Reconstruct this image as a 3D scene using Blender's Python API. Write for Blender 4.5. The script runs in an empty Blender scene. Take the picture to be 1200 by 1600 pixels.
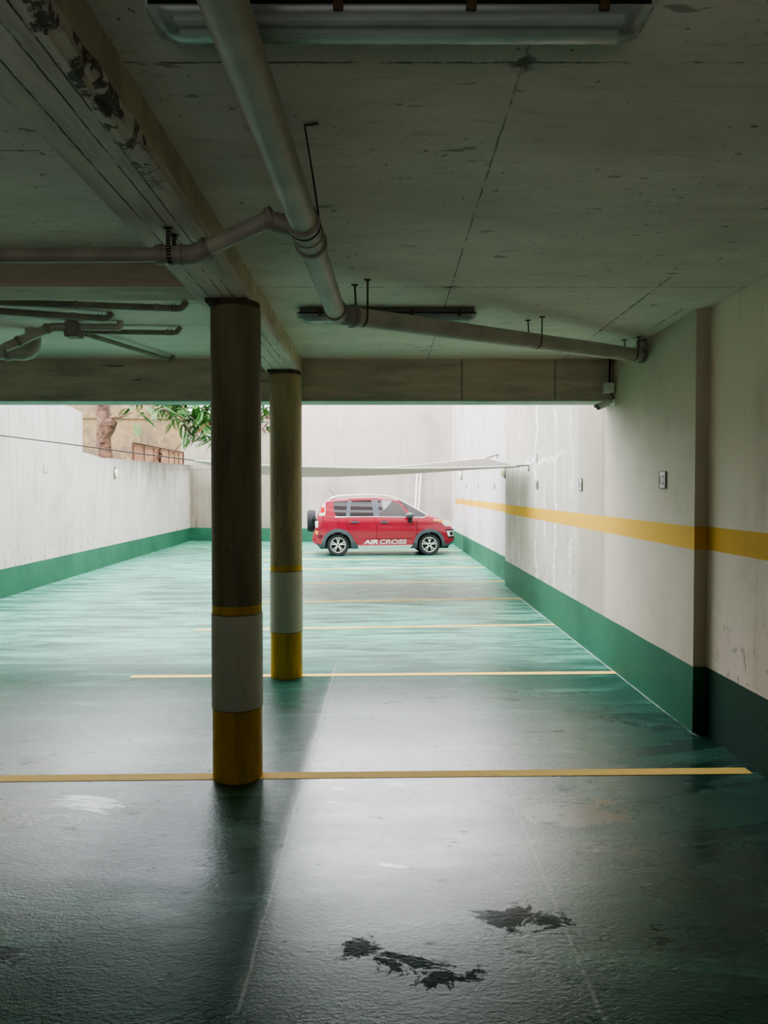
import bpy, bmesh, math, random
from mathutils import Vector, Matrix
random.seed(11)
SC = bpy.context.scene
COL = SC.collection
# ------------------------------------------------------------------ camera
F = 1150.0
CAMZ = 1.7
PITCH = math.atan(28.0 / F)
cd = bpy.data.cameras.new('camera')
cam = bpy.data.objects.new('camera', cd)
COL.objects.link(cam)
cam.location = (0, 0, CAMZ)
cam.rotation_euler = (math.pi / 2 - PITCH, 0, 0)
cd.sensor_fit = 'VERTICAL'
cd.sensor_height = 36
cd.lens = 36 * F / 1600
cd.clip_start = 0.05
cd.clip_end = 200
SC.camera = cam


def ray(px, py):
    a = (px - 600) / F
    b = (800 - py) / F
    c, s = math.cos(PITCH), math.sin(PITCH)
    return Vector((a, c + b * s, b * c - s))


def P(px, py, Y):
    d = ray(px, py)
    return Vector((0, 0, CAMZ)) + d * (Y / d.y)


def PZ(px, py, z):
    d = ray(px, py)
    return Vector((0, 0, CAMZ)) + d * ((z - CAMZ) / d.z)


def PX(px, py, X):
    d = ray(px, py)
    return Vector((0, 0, CAMZ)) + d * (X / d.x)


# ------------------------------------------------------------------ materials
def S(r, g, b):
    def f(v):
        v /= 255.0
        return v / 12.92 if v <= 0.04045 else ((v + 0.055) / 1.055) ** 2.4
    return (f(r), f(g), f(b), 1)


class N:
    def __init__(s, name, rough=0.6, **kw):
        s.m = bpy.data.materials.new(name)
        s.m.use_nodes = True
        s.t = s.m.node_tree
        s.b = s.t.nodes['Principled BSDF']
        s.b.inputs['Roughness'].default_value = rough
        s.c = s.t.nodes.new('ShaderNodeTexCoord')
        for k, v in kw.items():
            s.b.inputs[k.replace('_', ' ')].default_value = v

    def plug(s, sock, v):
        if isinstance(v, (int, float)):
            sock.default_value = v
        elif isinstance(v, tuple):
            sock.default_value = v
        elif v is not None:
            s.t.links.new(v, sock)

    def math(s, op, a, b=None, c=None, clamp=False):
        n = s.t.nodes.new('ShaderNodeMath')
        n.operation = op
        n.use_clamp = clamp
        s.plug(n.inputs[0], a)
        s.plug(n.inputs[1], b)
        s.plug(n.inputs[2], c)
        return n.outputs[0]

    def obj(s):
        return s.c.outputs['Object']

    def xyz(s, v=None):
        n = s.t.nodes.new('ShaderNodeSeparateXYZ')
        s.plug(n.inputs[0], v or s.obj())
        return n.outputs

    def scale(s, sx, sy, sz, v=None, loc=(0, 0, 0)):
        n = s.t.nodes.new('ShaderNodeMapping')
        s.plug(n.inputs['Vector'], v or s.obj())
        n.inputs['Scale'].default_value = (sx, sy, sz)
        n.inputs['Location'].default_value = loc
        return n.outputs[0]

    def noise(s, v, scale, detail=4, rough=0.6, dist=0.0):
        n = s.t.nodes.new('ShaderNodeTexNoise')
        s.plug(n.inputs['Vector'], v)
        n.inputs['Scale'].default_value = scale
        n.inputs['Detail'].default_value = detail
        n.inputs['Roughness'].default_value = rough
        n.inputs['Distortion'].default_value = dist
        return n.outputs['Fac']

    def voro(s, v, scale):
        n = s.t.nodes.new('ShaderNodeTexVoronoi')
        s.plug(n.inputs['Vector'], v)
        n.inputs['Scale'].default_value = scale
        return n.outputs['Distance']

    def step(s, v, lo, hi, a=0.0, b=1.0):
        n = s.t.nodes.new('ShaderNodeMapRange')
        n.interpolation_type = 'SMOOTHSTEP'
        s.plug(n.inputs['Value'], v)
        n.inputs['From Min'].default_value = lo
        n.inputs['From Max'].default_value = hi
        n.inputs['To Min'].default_value = a
        n.inputs['To Max'].default_value = b
        return n.outputs['Result']

    def mix(s, f, a, b):
        n = s.t.nodes.new('ShaderNodeMix')
        n.data_type = 'RGBA'
        s.plug(n.inputs['Factor'], f)
        s.plug(n.inputs['A'], a) if False else None
        s.plug(n.inputs[6], a)
        s.plug(n.inputs[7], b)
        return n.outputs[2]

    def mul(s, a, b):
        return s.math('MULTIPLY', a, b)

    def line(s, v, c, w, wob=None):
        """1 on a thin line where v is c"""
        if wob is not None:
            v = s.math('ADD', v, wob)
        d = s.math('ABSOLUTE', s.math('SUBTRACT', v, c))
        return s.step(d, w * 0.5, w, 1, 0)

    def col(s, v):
        s.plug(s.b.inputs['Base Color'], v)

    def rough(s, v):
        s.plug(s.b.inputs['Roughness'], v)

    def bump(s, h, strength=0.3, dist=0.01):
        n = s.t.nodes.new('ShaderNodeBump')
        n.inputs['Strength'].default_value = strength
        n.inputs['Distance'].default_value = dist
        s.plug(n.inputs['Height'], h)
        s.t.links.new(n.outputs[0], s.b.inputs['Normal'])


def plain(name, c, rough=0.5, metal=0.0, var=0.08, vs=6.0, **kw):
    n = N(name, rough, Metallic=metal, **kw)
    f = n.noise(n.obj(), vs, 4)
    d = tuple(x * (1 - 2.5 * var) for x in c[:3]) + (1,)
    n.col(n.mix(n.step(f, .3, .7), d, c))
    return n.m


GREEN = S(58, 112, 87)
YELLOW = S(224, 172, 44)


def wall_mat(name, base, dado=True, green=GREEN, band=False, streak=.5, repairs=False, dirt_top=None, dark=None):
    n = N(name, .75)
    x, y, z = n.xyz()
    v = n.obj()
    st = n.noise(n.scale(5, 5, .35), 1.6, 5, .65)
    big = n.noise(v, .8, 4, .6)
    fine = n.noise(v, 14, 3, .6)
    thin = n.noise(n.scale(14, 14, .5), 1.7, 5, .7)
    dk = tuple(c * f for c, f in zip(base[:3], (dark or (.60, .57, .54)))) + (1,)
    c = n.mix(n.mul(n.step(st, .5, .75), streak), base, dk)
    c = n.mix(n.mul(n.step(big, .45, .75), .55), c, dk)
    c = n.mix(n.mul(n.step(fine, .6, .8), .15), c, dk)
    c = n.mix(n.mul(n.mul(n.step(thin, .55, .75), n.step(big, .3, .6)), streak), c, dk)
    if dirt_top:
        # soot running down from the coping
        ztop = n.math('ADD', n.mul(y, dirt_top[1]), dirt_top[0])
        below = n.math('SUBTRACT', ztop, z)
        reach = n.math('MULTIPLY', n.step(n.noise(n.scale(7, 7, .3), 1.6, 4), .35, .7), 1.5)
        m = n.math('SUBTRACT', 1.0, n.math('DIVIDE', below, n.math('ADD', reach, .08)), clamp=True)
        far = n.step(y, 13, 22)
        c = n.mix(n.mul(n.mul(m, far), .9), c, S(110, 102, 90))
    # peeling close to the dado
    pz = n.step(z, .5, 1.2, 1, 0)
    pn = n.noise(n.scale(3, 3, 2), 3.2, 6, .7, .6)
    c = n.mix(n.mul(n.mul(pz, n.step(pn, .57, .62)), .6), c, S(120, 110, 100))
    if not dado:
        c = n.mix(n.mul(n.step(n.noise(v, 1.3, 7, .78), .46, .60), .75), c, S(84, 76, 62))
        c = n.mix(n.mul(n.step(n.noise(n.scale(3, 3, 1.2), 1.1, 7, .78), .55, .66), .6), c, S(150, 138, 118))
    h = n.noise(v, 30, 4)
    if repairs:
        indoor_shade = n.step(n.math('ADD', y, n.mul(st, .8)), 9.0, 7.9)  # shade under the roof painted in as a greyer base
        c = n.mix(n.mul(indoor_shade, .8), c, n.mix(n.step(big, .35, .7), S(204, 191, 172), S(184, 172, 153)))
        wob = n.mul(n.math('SUBTRACT', n.noise(n.scale(1, 1, 1), 1.3, 5, .7), .5), .9)
        for yy, w, top in ((8.75, .02, 5), (9.6, .05, 5), (10.15, .03, 2.0), (10.8, .05, 5), (12.2, .03, 5), (15.2, .05, 5)):
            l = n.mul(n.line(y, yy, w, wob), n.step(z, top - .3, top, 1, 0))
            c = n.mix(n.mul(l, .8), c, S(246, 242, 238))
        wob2 = n.mul(n.math('SUBTRACT', n.noise(v, 1.7, 5, .7), .5), .8)
        l = n.mul(n.line(z, 2.2, .05, wob2), n.mul(n.step(y, 8.9, 9.4), n.step(y, 11.5, 12, 1, 0)))
        c = n.mix(n.mul(l, .8), c, S(246, 242, 238))
        # stained panel where the roof begins
        pan = n.mul(n.step(y, 7.3, 7.4), n.step(y, 8.3, 8.5, 1, 0))
        c = n.mix(n.mul(pan, .45), c, S(150, 138, 115))
        cr = n.mul(n.line(y, 7.45, .014, n.mul(wob, .25)), n.step(z, 1.0, 1.3))
        c = n.mix(n.mul(cr, .55), c, S(95, 85, 70))
        ds = n.mul(n.mul(n.step(y, 12.4, 12.8), n.step(y, 14.4, 15, 1, 0)), n.step(z, 1.9, 2.2, 1, 0))
        c = n.mix(n.mul(n.mul(ds, n.step(st, .4, .6)), .35), c, S(120, 115, 112))
    if band:
        zz = n.math('SUBTRACT', z, n.mul(y, .0045))
        m = n.mul(n.step(zz, 1.282, 1.285), n.step(zz, 1.445, 1.448, 1, 0))
        m = n.mul(m, n.step(y, 24.4, 24.42, 1, 0))
        yc = n.mix(n.step(big, .4, .7), YELLOW, tuple(a * .88 for a in YELLOW[:3]) + (1,))
        c = n.mix(m, c, yc)
    if dado:
        wv = n.mul(n.math('SUBTRACT', n.noise(v, 2.5, 3), .5), .012)
        m = n.step(n.math('ADD', z, wv), .474, .477, 1, 0)
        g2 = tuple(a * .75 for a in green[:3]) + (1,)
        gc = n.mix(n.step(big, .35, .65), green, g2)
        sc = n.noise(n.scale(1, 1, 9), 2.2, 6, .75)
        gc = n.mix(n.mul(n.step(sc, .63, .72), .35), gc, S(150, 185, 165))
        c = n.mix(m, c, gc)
        n.rough(n.math('SUBTRACT', .75, n.mul(m, .2)))
        n.plug(n.b.inputs['Specular IOR Level'], n.math('SUBTRACT', .5, n.mul(m, .3)))
    n.col(c)
    n.bump(h, .25, .006)
    return n.m


def ceiling_mat():
    n = N('ceiling_concrete', .8)
    x, y, z = n.xyz()
    v = n.obj()
    big = n.noise(n.scale(.7, 1.6, 1), 1.2, 5, .6)
    c = n.mix(n.step(big, .3, .7), S(230, 217, 208), S(210, 198, 188))
    fine = n.noise(n.scale(2, 9, 2), 2.5, 6, .7)
    c = n.mix(n.mul(n.step(fine, .5, .75), .35), c, S(146, 140, 126))
    wob = n.mul(n.math('SUBTRACT', n.noise(v, 9, 5, .8), .5), .02)
    brk = n.step(n.noise(v, 6, 5, .75), .40, .56)
    right = n.step(x, -.79, -.78)
    left = n.step(x, -1.1, -1.09, 1, 0)
    lines = None
    specs = [(y, 2.25, .012, right), (y, 4.66, .012, right), (y, 2.82, .012, left), (y, 4.62, .01, left), (y, 5.05, .01, left), (y, 5.7, .006, left)]
    for s_, c_, w_, lim in specs:
        l = n.mul(n.line(s_, c_, w_ * .5, wob), lim)
        lines = l if lines is None else n.math('MAXIMUM', lines, l)
    l = n.mul(n.line(x, .42, .005, wob), .8)
    lines = n.math('MAXIMUM', lines, l)
    l = n.mul(n.line(x, 1.72, .008, wob), n.step(y, 4.4, 4.5))
    lines = n.math('MAXIMUM', lines, l)
    l = n.mul(n.line(x, 2.1, .006, wob), n.step(y, 5.2, 5.21))
    lines = n.math('MAXIMUM', lines, l)
    lines = n.mul(lines, brk)
    # broken spots where joints cross
    vd = n.math('MINIMUM', n.math('ABSOLUTE', n.math('SUBTRACT', y, 2.25)), n.math('ABSOLUTE', n.math('SUBTRACT', y, 4.66)))
    vx = n.math('ABSOLUTE', n.math('SUBTRACT', x, .42))
    rr = n.math('ADD', n.mul(vd, 1.0), n.mul(vx, 1.0))
    blot = n.mul(n.step(rr, .02, .09, 1, 0), n.step(n.noise(v, 22, 4), .45, .55))
    lines = n.math('MAXIMUM', lines, blot)
    pit = n.mul(n.step(n.noise(v, 24, 2), .66, .70), n.step(n.noise(v, 1.6, 3), .45, .6))
    pit2 = n.step(n.noise(n.scale(3, 10, 3, loc=(3, 1, 0)), 1.6, 3, .6), .68, .71)
    dk = n.math('MAXIMUM', n.math('MAXIMUM', lines, n.mul(pit, .8)), n.mul(pit2, .6))
    c = n.mix(n.mul(dk, .75), c, S(52, 50, 42))
    n.col(c)
    h = n.math('SUBTRACT', n.mul(n.noise(n.scale(3, 8, 3), 5, 5), .3), dk)
    n.bump(h, .5, .008)
    return n.m


def beam_mat(name, base, along):
    """painted concrete with board marks; along = 0: boards along x, 1: along y"""
    n = N(name, .8)
    xyz = n.xyz()
    v = n.obj()
    sc = (1.2, 7, 7) if along == 0 else (7, 1.2, 7)
    st = n.noise(n.scale(*sc), 1.5, 6, .7)
    dk = tuple(a * .66 for a in base[:3]) + (1,)
    c = n.mix(n.step(st, .35, .75), base, dk)
    wob = n.mul(n.math('SUBTRACT', n.noise(v, 7, 4, .8), .5), .012)
    lines = None
    if along == 1:
        for cx in (-1.0, -.915, -.862):
            l = n.mul(n.line(xyz[0], cx, .004, wob), n.step(n.noise(v, 4, 4, .7), .40, .55))
            lines = l if lines is None else n.math('MAXIMUM', lines, l)
        sp = n.mul(n.step(xyz[0], -.865, -.85), n.mul(n.step(xyz[1], 1.2, 1.5), n.step(xyz[1], 2.5, 2.9, 1, 0)))
        chips = n.mul(sp, n.step(n.noise(v, 13, 5, .7), .50, .56))
        lines = n.math('MAXIMUM', lines, chips)
    else:
        for cx in (.75, 1.65):
            l = n.mul(n.line(xyz[0], cx, .012, wob), .5)
            lines = l if lines is None else n.math('MAXIMUM', lines, l)
    pit = n.step(n.noise(n.scale(*[a * .8 for a in sc]), 2.4, 3), .69, .74)
    dkm = n.math('MAXIMUM', lines, n.mul(pit, .7))
    c = n.mix(n.mul(dkm, .8), c, S(52, 48, 40))
    n.col(c)
    n.bump(n.math('SUBTRACT', n.mul(st, .5), dkm), .6, .012)
    return n.m


def floor_mat():
    n = N('green_floor_paint', .4)
    x, y, z = n.xyz()
    v = n.obj()
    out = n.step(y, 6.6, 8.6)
    big = n.noise(n.scale(.5, .9, 1), .9, 5, .62)
    stk = n.noise(n.scale(.55, 2.6, 1), 1.7, 7, .68, .5)
    c = n.mix(n.step(big, .3, .7), S(58, 98, 83), S(44, 78, 66))
    c = n.mix(n.mul(n.step(stk, .5, .72), .45), c, S(112, 170, 148))
    c = n.mix(n.mul(n.step(stk, .30, .46, 1, 0), .4), c, S(30, 88, 66))
    # streaky lighter teal outdoors: daylight put into the paint colour
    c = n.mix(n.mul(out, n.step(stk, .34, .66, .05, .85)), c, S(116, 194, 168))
    grey_band = n.mul(n.mul(n.step(y, 11.6, 12.2), n.step(y, 14.6, 13.8)), n.step(n.noise(n.scale(.6, 1.6, 1, loc=(0, 7, 0)), 1.3, 5), .40, .55))  # greyer patches in a band across the yard floor
    c = n.mix(n.mul(n.mul(grey_band, .55), n.step(x, -2.4, -1.2)), c, S(112, 118, 112))
    cor = n.mul(n.step(y, 17, 22), n.step(x, -3.2, -5.0))
    c = n.mix(n.mul(n.mul(cor, n.step(big, .35, .6)), .6), c, S(52, 112, 88))
    worn = n.noise(n.scale(.6, 1.1, 1, loc=(4, 2, 0)), .8, 6, .7, .8)
    c = n.mix(n.mul(n.mul(n.step(worn, .52, .66), n.math('SUBTRACT', 1.0, out)), .3), c, S(62, 92, 78))
    # bare scraped patches
    sc = n.noise(n.scale(1.0, 2.2, 1, loc=(9, 5, 0)), 1.9, 5, .65, .5)
    c = n.mix(n.mul(n.step(sc, .745, .76), .5), c, S(150, 136, 118))
    wob = n.mul(n.math('SUBTRACT', n.noise(v, 3.5, 5, .75), .5), .035)
    brk = n.step(n.noise(v, 3.1, 4, .7), .33, .5)
    L1 = n.mul(n.mul(n.line(x, -.48, .009, wob), brk), n.step(y, 7.2, 7.3, 1, 0))
    L2 = n.mul(n.mul(n.line(x, .71, .010, wob), brk), n.step(y, 4.45, 4.7, 1, 0))
    L3 = n.mul(n.mul(n.line(n.math('SUBTRACT', x, n.mul(y, .004)), 2.18, .016, wob), n.step(y, 12, 12.2, 1, 0)), n.step(y, 5.1, 5.2))
    L4 = n.mul(n.line(y, 7.35, .012, wob), n.step(x, -1.6, -1.4, 1, 0))
    L = n.math('MAXIMUM', n.math('MAXIMUM', n.mul(L1, .45), n.mul(L2, .25)), n.math('MAXIMUM', L3, n.mul(L4, .5)))
    c = n.mix(n.mul(L, .75), c, S(205, 212, 205))
    # standing damp: dark, smooth and mirror-like
    wn = n.noise(n.scale(.75, 1.5, 1, loc=(1.7, .6, 0)), 1.25, 6, .66, .7)
    near = n.step(y, 7.4, 5.6)
    wet = n.step(wn, .595, .625)
    side = n.mul(n.step(x, .95, 1.9), n.step(y, 6.6, 5.0))
    wet2 = n.mul(side, n.step(n.noise(n.scale(.6, 1.3, 1, loc=(7, 3, 0)), 1.5, 6, .6, .9), .46, .52))
    puddle = None
    for (px_, py_, r_) in ((.52, 2.92, .14), (.05, 2.62, .10), (-.1, 2.72, .07), (.62, 2.86, .08), (.18, 2.55, .09)):
        d = n.math('SQRT', n.math('ADD', n.math('POWER', n.math('SUBTRACT', x, px_), 2.0), n.math('POWER', n.mul(n.math('SUBTRACT', y, py_), 1.5), 2.0)))
        d = n.math('ADD', d, n.mul(n.math('SUBTRACT', n.noise(n.scale(1, 1.6, 1), 5.5, 8, .78, .6), .5), .85))
        mm = n.step(d, r_ - .03, r_, 1, 0)
        puddle = mm if puddle is None else n.math('MAXIMUM', puddle, mm)
    wet = n.math('MAXIMUM', n.math('MAXIMUM', n.mul(wet, .85), n.mul(wet2, .8)), puddle)
    wet = n.mul(wet, near)
    c = n.mix(n.mul(wet, .7), c, S(14, 36, 28))
    n.col(c)
    pits_ = n.step(n.noise(n.scale(9, 22, 1, loc=(5, 5, 0)), 1.0, 5, .7), .63, .70)
    rg = n.step(n.noise(n.scale(.5, 1.6, 1, loc=(2, 8, 0)), 1.6, 5, .65), .3, .7, .25, .35)
    rg = n.math('MAXIMUM', n.math('SUBTRACT', rg, n.mul(wet, .16)), .09)
    n.rough(rg)
    # each poured strip kept its gloss differently: the middle one is the shiniest
    xw = n.math('ADD', x, wob)
    g_mid = n.mul(n.step(xw, -.54, -.42), n.step(x, .5, 1.1, 1, 0))
    g_left = n.math('ADD', .17, n.mul(n.step(x, -1.15, -2.0), .3))
    g_left = n.mul(g_left, n.step(xw, -.54, -.42, 1, 0))
    g_right = n.mul(n.step(x, .5, 1.1), n.step(x, .7, 2.2, .55, .10))
    g = n.math('ADD', n.math('ADD', g_mid, g_left), g_right)
    g = n.mul(g, n.step(big, .3, .7, .75, 1.1))
    g = n.mul(g, n.step(y, 6.9, 4.3, .10, 1.15))
    g = n.mul(g, n.step(y, 2.1, 3.5, .30, 1.0))
    marks = n.step(n.noise(n.scale(.9, 2.0, 1, loc=(3, 3, 0)), 2.6, 8, .74, .4), .60, .66)
    dull = n.math('MAXIMUM', puddle, n.mul(marks, .7))
    dull = n.math('MAXIMUM', dull, n.mul(pits_, .55))
    g = n.mul(g, n.math('SUBTRACT', 1.0, n.mul(dull, .85)))
    g = n.math('ADD', n.mul(g, n.math('SUBTRACT', 1.0, out)), n.mul(out, .26))
    grain = n.noise(n.scale(20, 34, 1), 1.0, 4, .65)
    pock = n.noise(n.scale(46, 72, 1), 1.0, 3, .65)
    h = n.math('ADD', n.mul(grain, .6), n.mul(pock, .85))
    h = n.math('ADD', h, n.mul(n.noise(n.scale(1.2, 3.4, 1), 1.6, 4), .8))
    pits = pits_
    h = n.math('SUBTRACT', h, n.mul(pits, .5))
    h = n.mul(n.math('SUBTRACT', h, .95), n.math('SUBTRACT', 1.0, n.mul(wet, .8)))
    n.bump(h, .6, .007)
    n.plug(n.b.inputs['Specular IOR Level'], n.mul(g, 1.0))
    n.plug(n.b.inputs['Coat Weight'], n.mul(g, n.math('SUBTRACT', .9, n.mul(out, .9))))
    n.plug(n.b.inputs['Coat Roughness'], rg)
    n.b.inputs['Coat IOR'].default_value = 1.75
    return n.m


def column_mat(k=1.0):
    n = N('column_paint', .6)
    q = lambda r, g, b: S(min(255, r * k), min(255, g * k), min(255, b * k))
    x, y, z = n.xyz()
    v = n.obj()
    st = n.noise(n.scale(7, 7, .8), 1.3, 6, .65)
    up = n.mix(n.step(st, .35, .75), q(136, 124, 100), q(108, 98, 78))
    pit = n.step(n.noise(v, 13, 3), .70, .74)
    up = n.mix(n.mul(pit, .7), up, S(60, 54, 44))
    lo = n.mix(n.step(n.noise(n.scale(6, 6, 1.2, loc=(3, 0, 0)), 2, 5, .7), .62, .82), S(196, 192, 180), S(124, 124, 112))
    wob = n.mul(n.math('SUBTRACT', n.noise(v, 4, 3), .5), .01)
    zz = n.math('ADD', z, wob)
    c = n.mix(n.step(zz, .99, .993), lo, up)
    m = n.mul(n.step(zz, .99, .993), n.step(zz, 1.04, 1.043, 1, 0))
    yc = n.mix(n.step(st, .4, .7), S(214, 168, 26), S(176, 134, 18))
    c = n.mix(m, c, yc)
    c = n.mix(n.step(zz, .425, .428, 1, 0), c, yc)
    edge = n.math('MAXIMUM', n.line(zz, .426, .006), n.line(zz, .99, .006))
    c = n.mix(n.mul(edge, .6), c, S(50, 44, 30))
    n.col(c)
    n.rough(n.step(zz, .42, .43, .38, .6))
    n.bump(n.math('SUBTRACT', n.noise(v, 25, 4), pit), .25, .006)
    return n.m


M = {}
M['floor'] = floor_mat()
M['ceiling'] = ceiling_mat()
M['beam_long'] = beam_mat('beam_boards', S(216, 204, 194), 1)
M['beam_side'] = plain('beam_side_paint', S(206, 192, 170), .8, var=.12, vs=5)
M['beam_cross'] = beam_mat('beam_cross_paint', S(200, 188, 172), 0)
M['drip'] = plain('drip_edge_paint', S(170, 184, 172), .7)
M['column'] = column_mat()
M['column_far_lit'] = column_mat(1.3)  # same paint lightened: stronger light on the far column put into its colour
M['wall_in'] = wall_mat('wall_paint_inside', S(230, 214, 198), green=S(42, 78, 62), band=True, streak=.35)  # dado green darkened: indoor shade put into the colour
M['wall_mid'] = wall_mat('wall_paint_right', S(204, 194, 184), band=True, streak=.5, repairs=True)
M['wall_far'] = wall_mat('wall_paint_right_outside', S(212, 202, 200), band=True, streak=.6)
M['wall_left'] = wall_mat('wall_paint_left_outside', S(205, 196, 190), streak=.7, dirt_top=(2.28, .0176))
M['wall_back'] = wall_mat('wall_paint_back', S(196, 180, 172), streak=.4)
M['wall_back_grey'] = wall_mat('wall_paint_back_grey', S(152, 143, 128), streak=.9)
M['wall_tan'] = wall_mat('stained_concrete', S(128, 106, 72), dado=False, streak=1.0, dark=(.32, .33, .32))
M['dark_wall'] = plain('plain_render', S(150, 140, 125), .8)
M['line'] = None
n = N('road_line_paint', .7)
n.b.inputs['Specular IOR Level'].default_value = .2
w_ = n.noise(n.scale(3, 12, 1), 2.2, 6, .7)
n.col(n.mix(n.step(w_, .55, .75), S(236, 198, 112), S(190, 160, 100)))
M['line'] = n.m
M['pvc'] = plain('grey_pvc', S(190, 184, 172), .5, var=.1, vs=4)
M['pvc_dark'] = plain('grey_pvc_fitting', S(164, 158, 146), .5, var=.12, vs=6)
M['pvc_old'] = plain('old_drain_pipe', S(158, 150, 138), .6, var=.14, vs=5)
M['joint'] = plain('raw_joint', S(104, 94, 76), .85, var=.2, vs=14)
M['rubber'] = plain('black_rubber', S(34, 34, 36), .75)
n = N('perforated_strap', .6, Metallic=.3)
z_ = n.xyz()[2]
n.col(n.mix(n.step(n.math('SINE', n.mul(z_, 520.0)), .1, .5), S(34, 32, 26), S(140, 134, 120)))
M['strap'] = n.m
M['lamp_house'] = plain('fixture_housing', S(116, 116, 108), .5)
M['lamp_tube'] = plain('tube_glass', S(225, 228, 225), .25)
M['clip'] = plain('brown_clip', S(88, 72, 46), .5)
n = N('clear_diffuser', .22)
n.col(n.mix(n.noise(n.scale(8, 60, 60), 1, 2), S(196, 206, 200), S(150, 160, 154)))
tr = n.t.nodes.new('ShaderNodeBsdfTransparent')
mx = n.t.nodes.new('ShaderNodeMixShader')
mx.inputs[0].default_value = .45
n.t.links.new(n.b.outputs[0], mx.inputs[1])
n.t.links.new(tr.outputs[0], mx.inputs[2])
n.t.links.new(mx.outputs[0], n.t.nodes['Material Output'].inputs[0])
n.b.inputs['Specular IOR Level'].default_value = .7
M['diffuser'] = n.m
M['white_plastic'] = plain('white_plastic', S(226, 224, 214), .4, var=.03)
M['cream_glass'] = plain('cream_lamp_glass', S(238, 234, 196), .3, var=.03)
M['black'] = plain('black_plastic', S(18, 18, 20), .35, var=.02)
M['plaque'] = plain('plate_white', S(206, 204, 196), .45, var=.05)
M['plaque_grey'] = plain('plate_grey', S(128, 126, 124), .45, var=.05)
M['ink'] = plain('plate_ink', S(40, 40, 40), .5, var=.02)
n = N('shade_cloth', .9)
n.col(S(126, 119, 108))
tl_ = n.t.nodes.new('ShaderNodeBsdfTranslucent')
tl_.inputs[0].default_value = S(150, 138, 126)
mx = n.t.nodes.new('ShaderNodeMixShader')
mx.inputs[0].default_value = .2
n.t.links.new(n.b.outputs[0], mx.inputs[1])
n.t.links.new(tl_.outputs[0], mx.inputs[2])
n.t.links.new(mx.outputs[0], n.t.nodes['Material Output'].inputs[0])
M['sail'] = n.m
M['rope'] = plain('dark_cord', S(70, 66, 66), .7)
M['steel'] = plain('hook_steel', S(120, 116, 110), .4, .6)
M['rust'] = plain('rusty_iron', S(104, 66, 52), .8, var=.2, vs=12)
M['rust_sheet'] = plain('rusty_sheet', S(182, 142, 112), .85, var=.12, vs=3)
M['bark'] = plain('tree_bark', S(122, 92, 74), .9, var=.3, vs=7)
M['leaf'] = plain('leaf_green', S(78, 132, 58), .5, var=.2, vs=3, Transmission_Weight=0.0)
M['leaf_dry'] = plain('leaf_dry', S(150, 104, 72), .7, var=.2, vs=3)
M['soil'] = plain('terrace_soil', S(120, 102, 80), .95, var=.2, vs=2)
M['pole'] = plain('white_pole_paint', S(240, 238, 232), .4, var=.03)
# facade above, seen only in the car's windows
n = N('facade_paint', .7)
z_ = n.xyz()[2]
fr = n.math('FRACT', n.math('DIVIDE', z_, 1.45))
n.col(n.mix(n.step(fr, .5, .52), S(188, 180, 172), S(96, 70, 60)))
M['facade'] = n.m
# car
n = N('red_car_paint', .3, Coat_Weight=1.0, Coat_Roughness=.04)
n.col(n.mix(n.step(n.noise(n.obj(), 1.2, 2), .3, .7), S(154, 8, 46), S(146, 8, 42)))
M['red'] = n.m
M['glass'] = plain('tinted_glass', S(44, 44, 48), .04, var=.02, Specular_IOR_Level=.9, Coat_Weight=1.0, Coat_Roughness=.02)
M['clad'] = plain('grey_cladding', S(78, 82, 88), .55, var=.04)
M['silver'] = plain('silver_trim', S(226, 224, 218), .35, .15, var=.03)
M['alloy'] = plain('alloy_rim', S(222, 220, 214), .3, .3, var=.03)
M['tire'] = plain('tyre_rubber', S(46, 46, 48), .8, var=.05)
M['lens'] = plain('clear_lens', S(226, 222, 210), .1, var=.04, Coat_Weight=1.0)
M['amber'] = plain('amber_lens', S(226, 146, 70), .15, var=.03)
M['red_lens'] = plain('red_lens', S(206, 40, 44), .12, var=.04)
M['pillar_trim'] = plain('dark_pillar_trim', S(92, 94, 104), .3, var=.03)
M['gap'] = plain('panel_gap', S(92, 8, 24), .6, var=.02)


# ------------------------------------------------------------------ mesh helpers
def mk(name, bm, mat, parent=None, smooth=None, mats=None):
    """link a bmesh as ONE object; smooth = crease angle in degrees"""
    bmesh.ops.recalc_face_normals(bm, faces=bm.faces[:])
    if smooth:
        for f in bm.faces:
            f.smooth = True
        for e in bm.edges:
            if len(e.link_faces) == 2 and e.calc_face_angle(0) > math.radians(smooth):
                e.smooth = False
    me = bpy.data.meshes.new(name)
    bm.to_mesh(me)
    bm.free()
    for mm in (mats or [mat]):
        me.materials.append(mm)
    o = bpy.data.objects.new(name, me)
    COL.objects.link(o)
    if parent is not None:
        o.parent = parent
    return o


def box(bm, a, b, bevel=0.0):
    a = Vector(a)
    b = Vector(b)
    vs = [bm.verts.new((x, y, z)) for x in (a.x, b.x) for y in (a.y, b.y) for z in (a.z, b.z)]
    fs = [bm.faces.new([vs[i] for i in q]) for q in ((0, 1, 3, 2), (4, 6, 7, 5), (0, 4, 5, 1), (2, 3, 7, 6), (0, 2, 6, 4), (1, 5, 7, 3))]
    if bevel:
        es = list({e for f in fs for e in f.edges})
        bmesh.ops.bevel(bm, geom=es, offset=bevel, segments=2, affect='EDGES', profile=.6)
    return bm


def prism(bm, pts, z0, z1):
    """vertical prism over plan polygon"""
    lo = [bm.verts.new((p[0], p[1], z0 if not isinstance(z0, list) else z0[i])) for i, p in enumerate(pts)]
    hi = [bm.verts.new((p[0], p[1], z1 if not isinstance(z1, list) else z1[i])) for i, p in enumerate(pts)]
    bm.faces.new(lo[::-1])
    bm.faces.new(hi)
    k = len(pts)
    for i in range(k):
        j = (i + 1) % k
        bm.faces.new((lo[i], lo[j], hi[j], hi[i]))
    return bm


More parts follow.
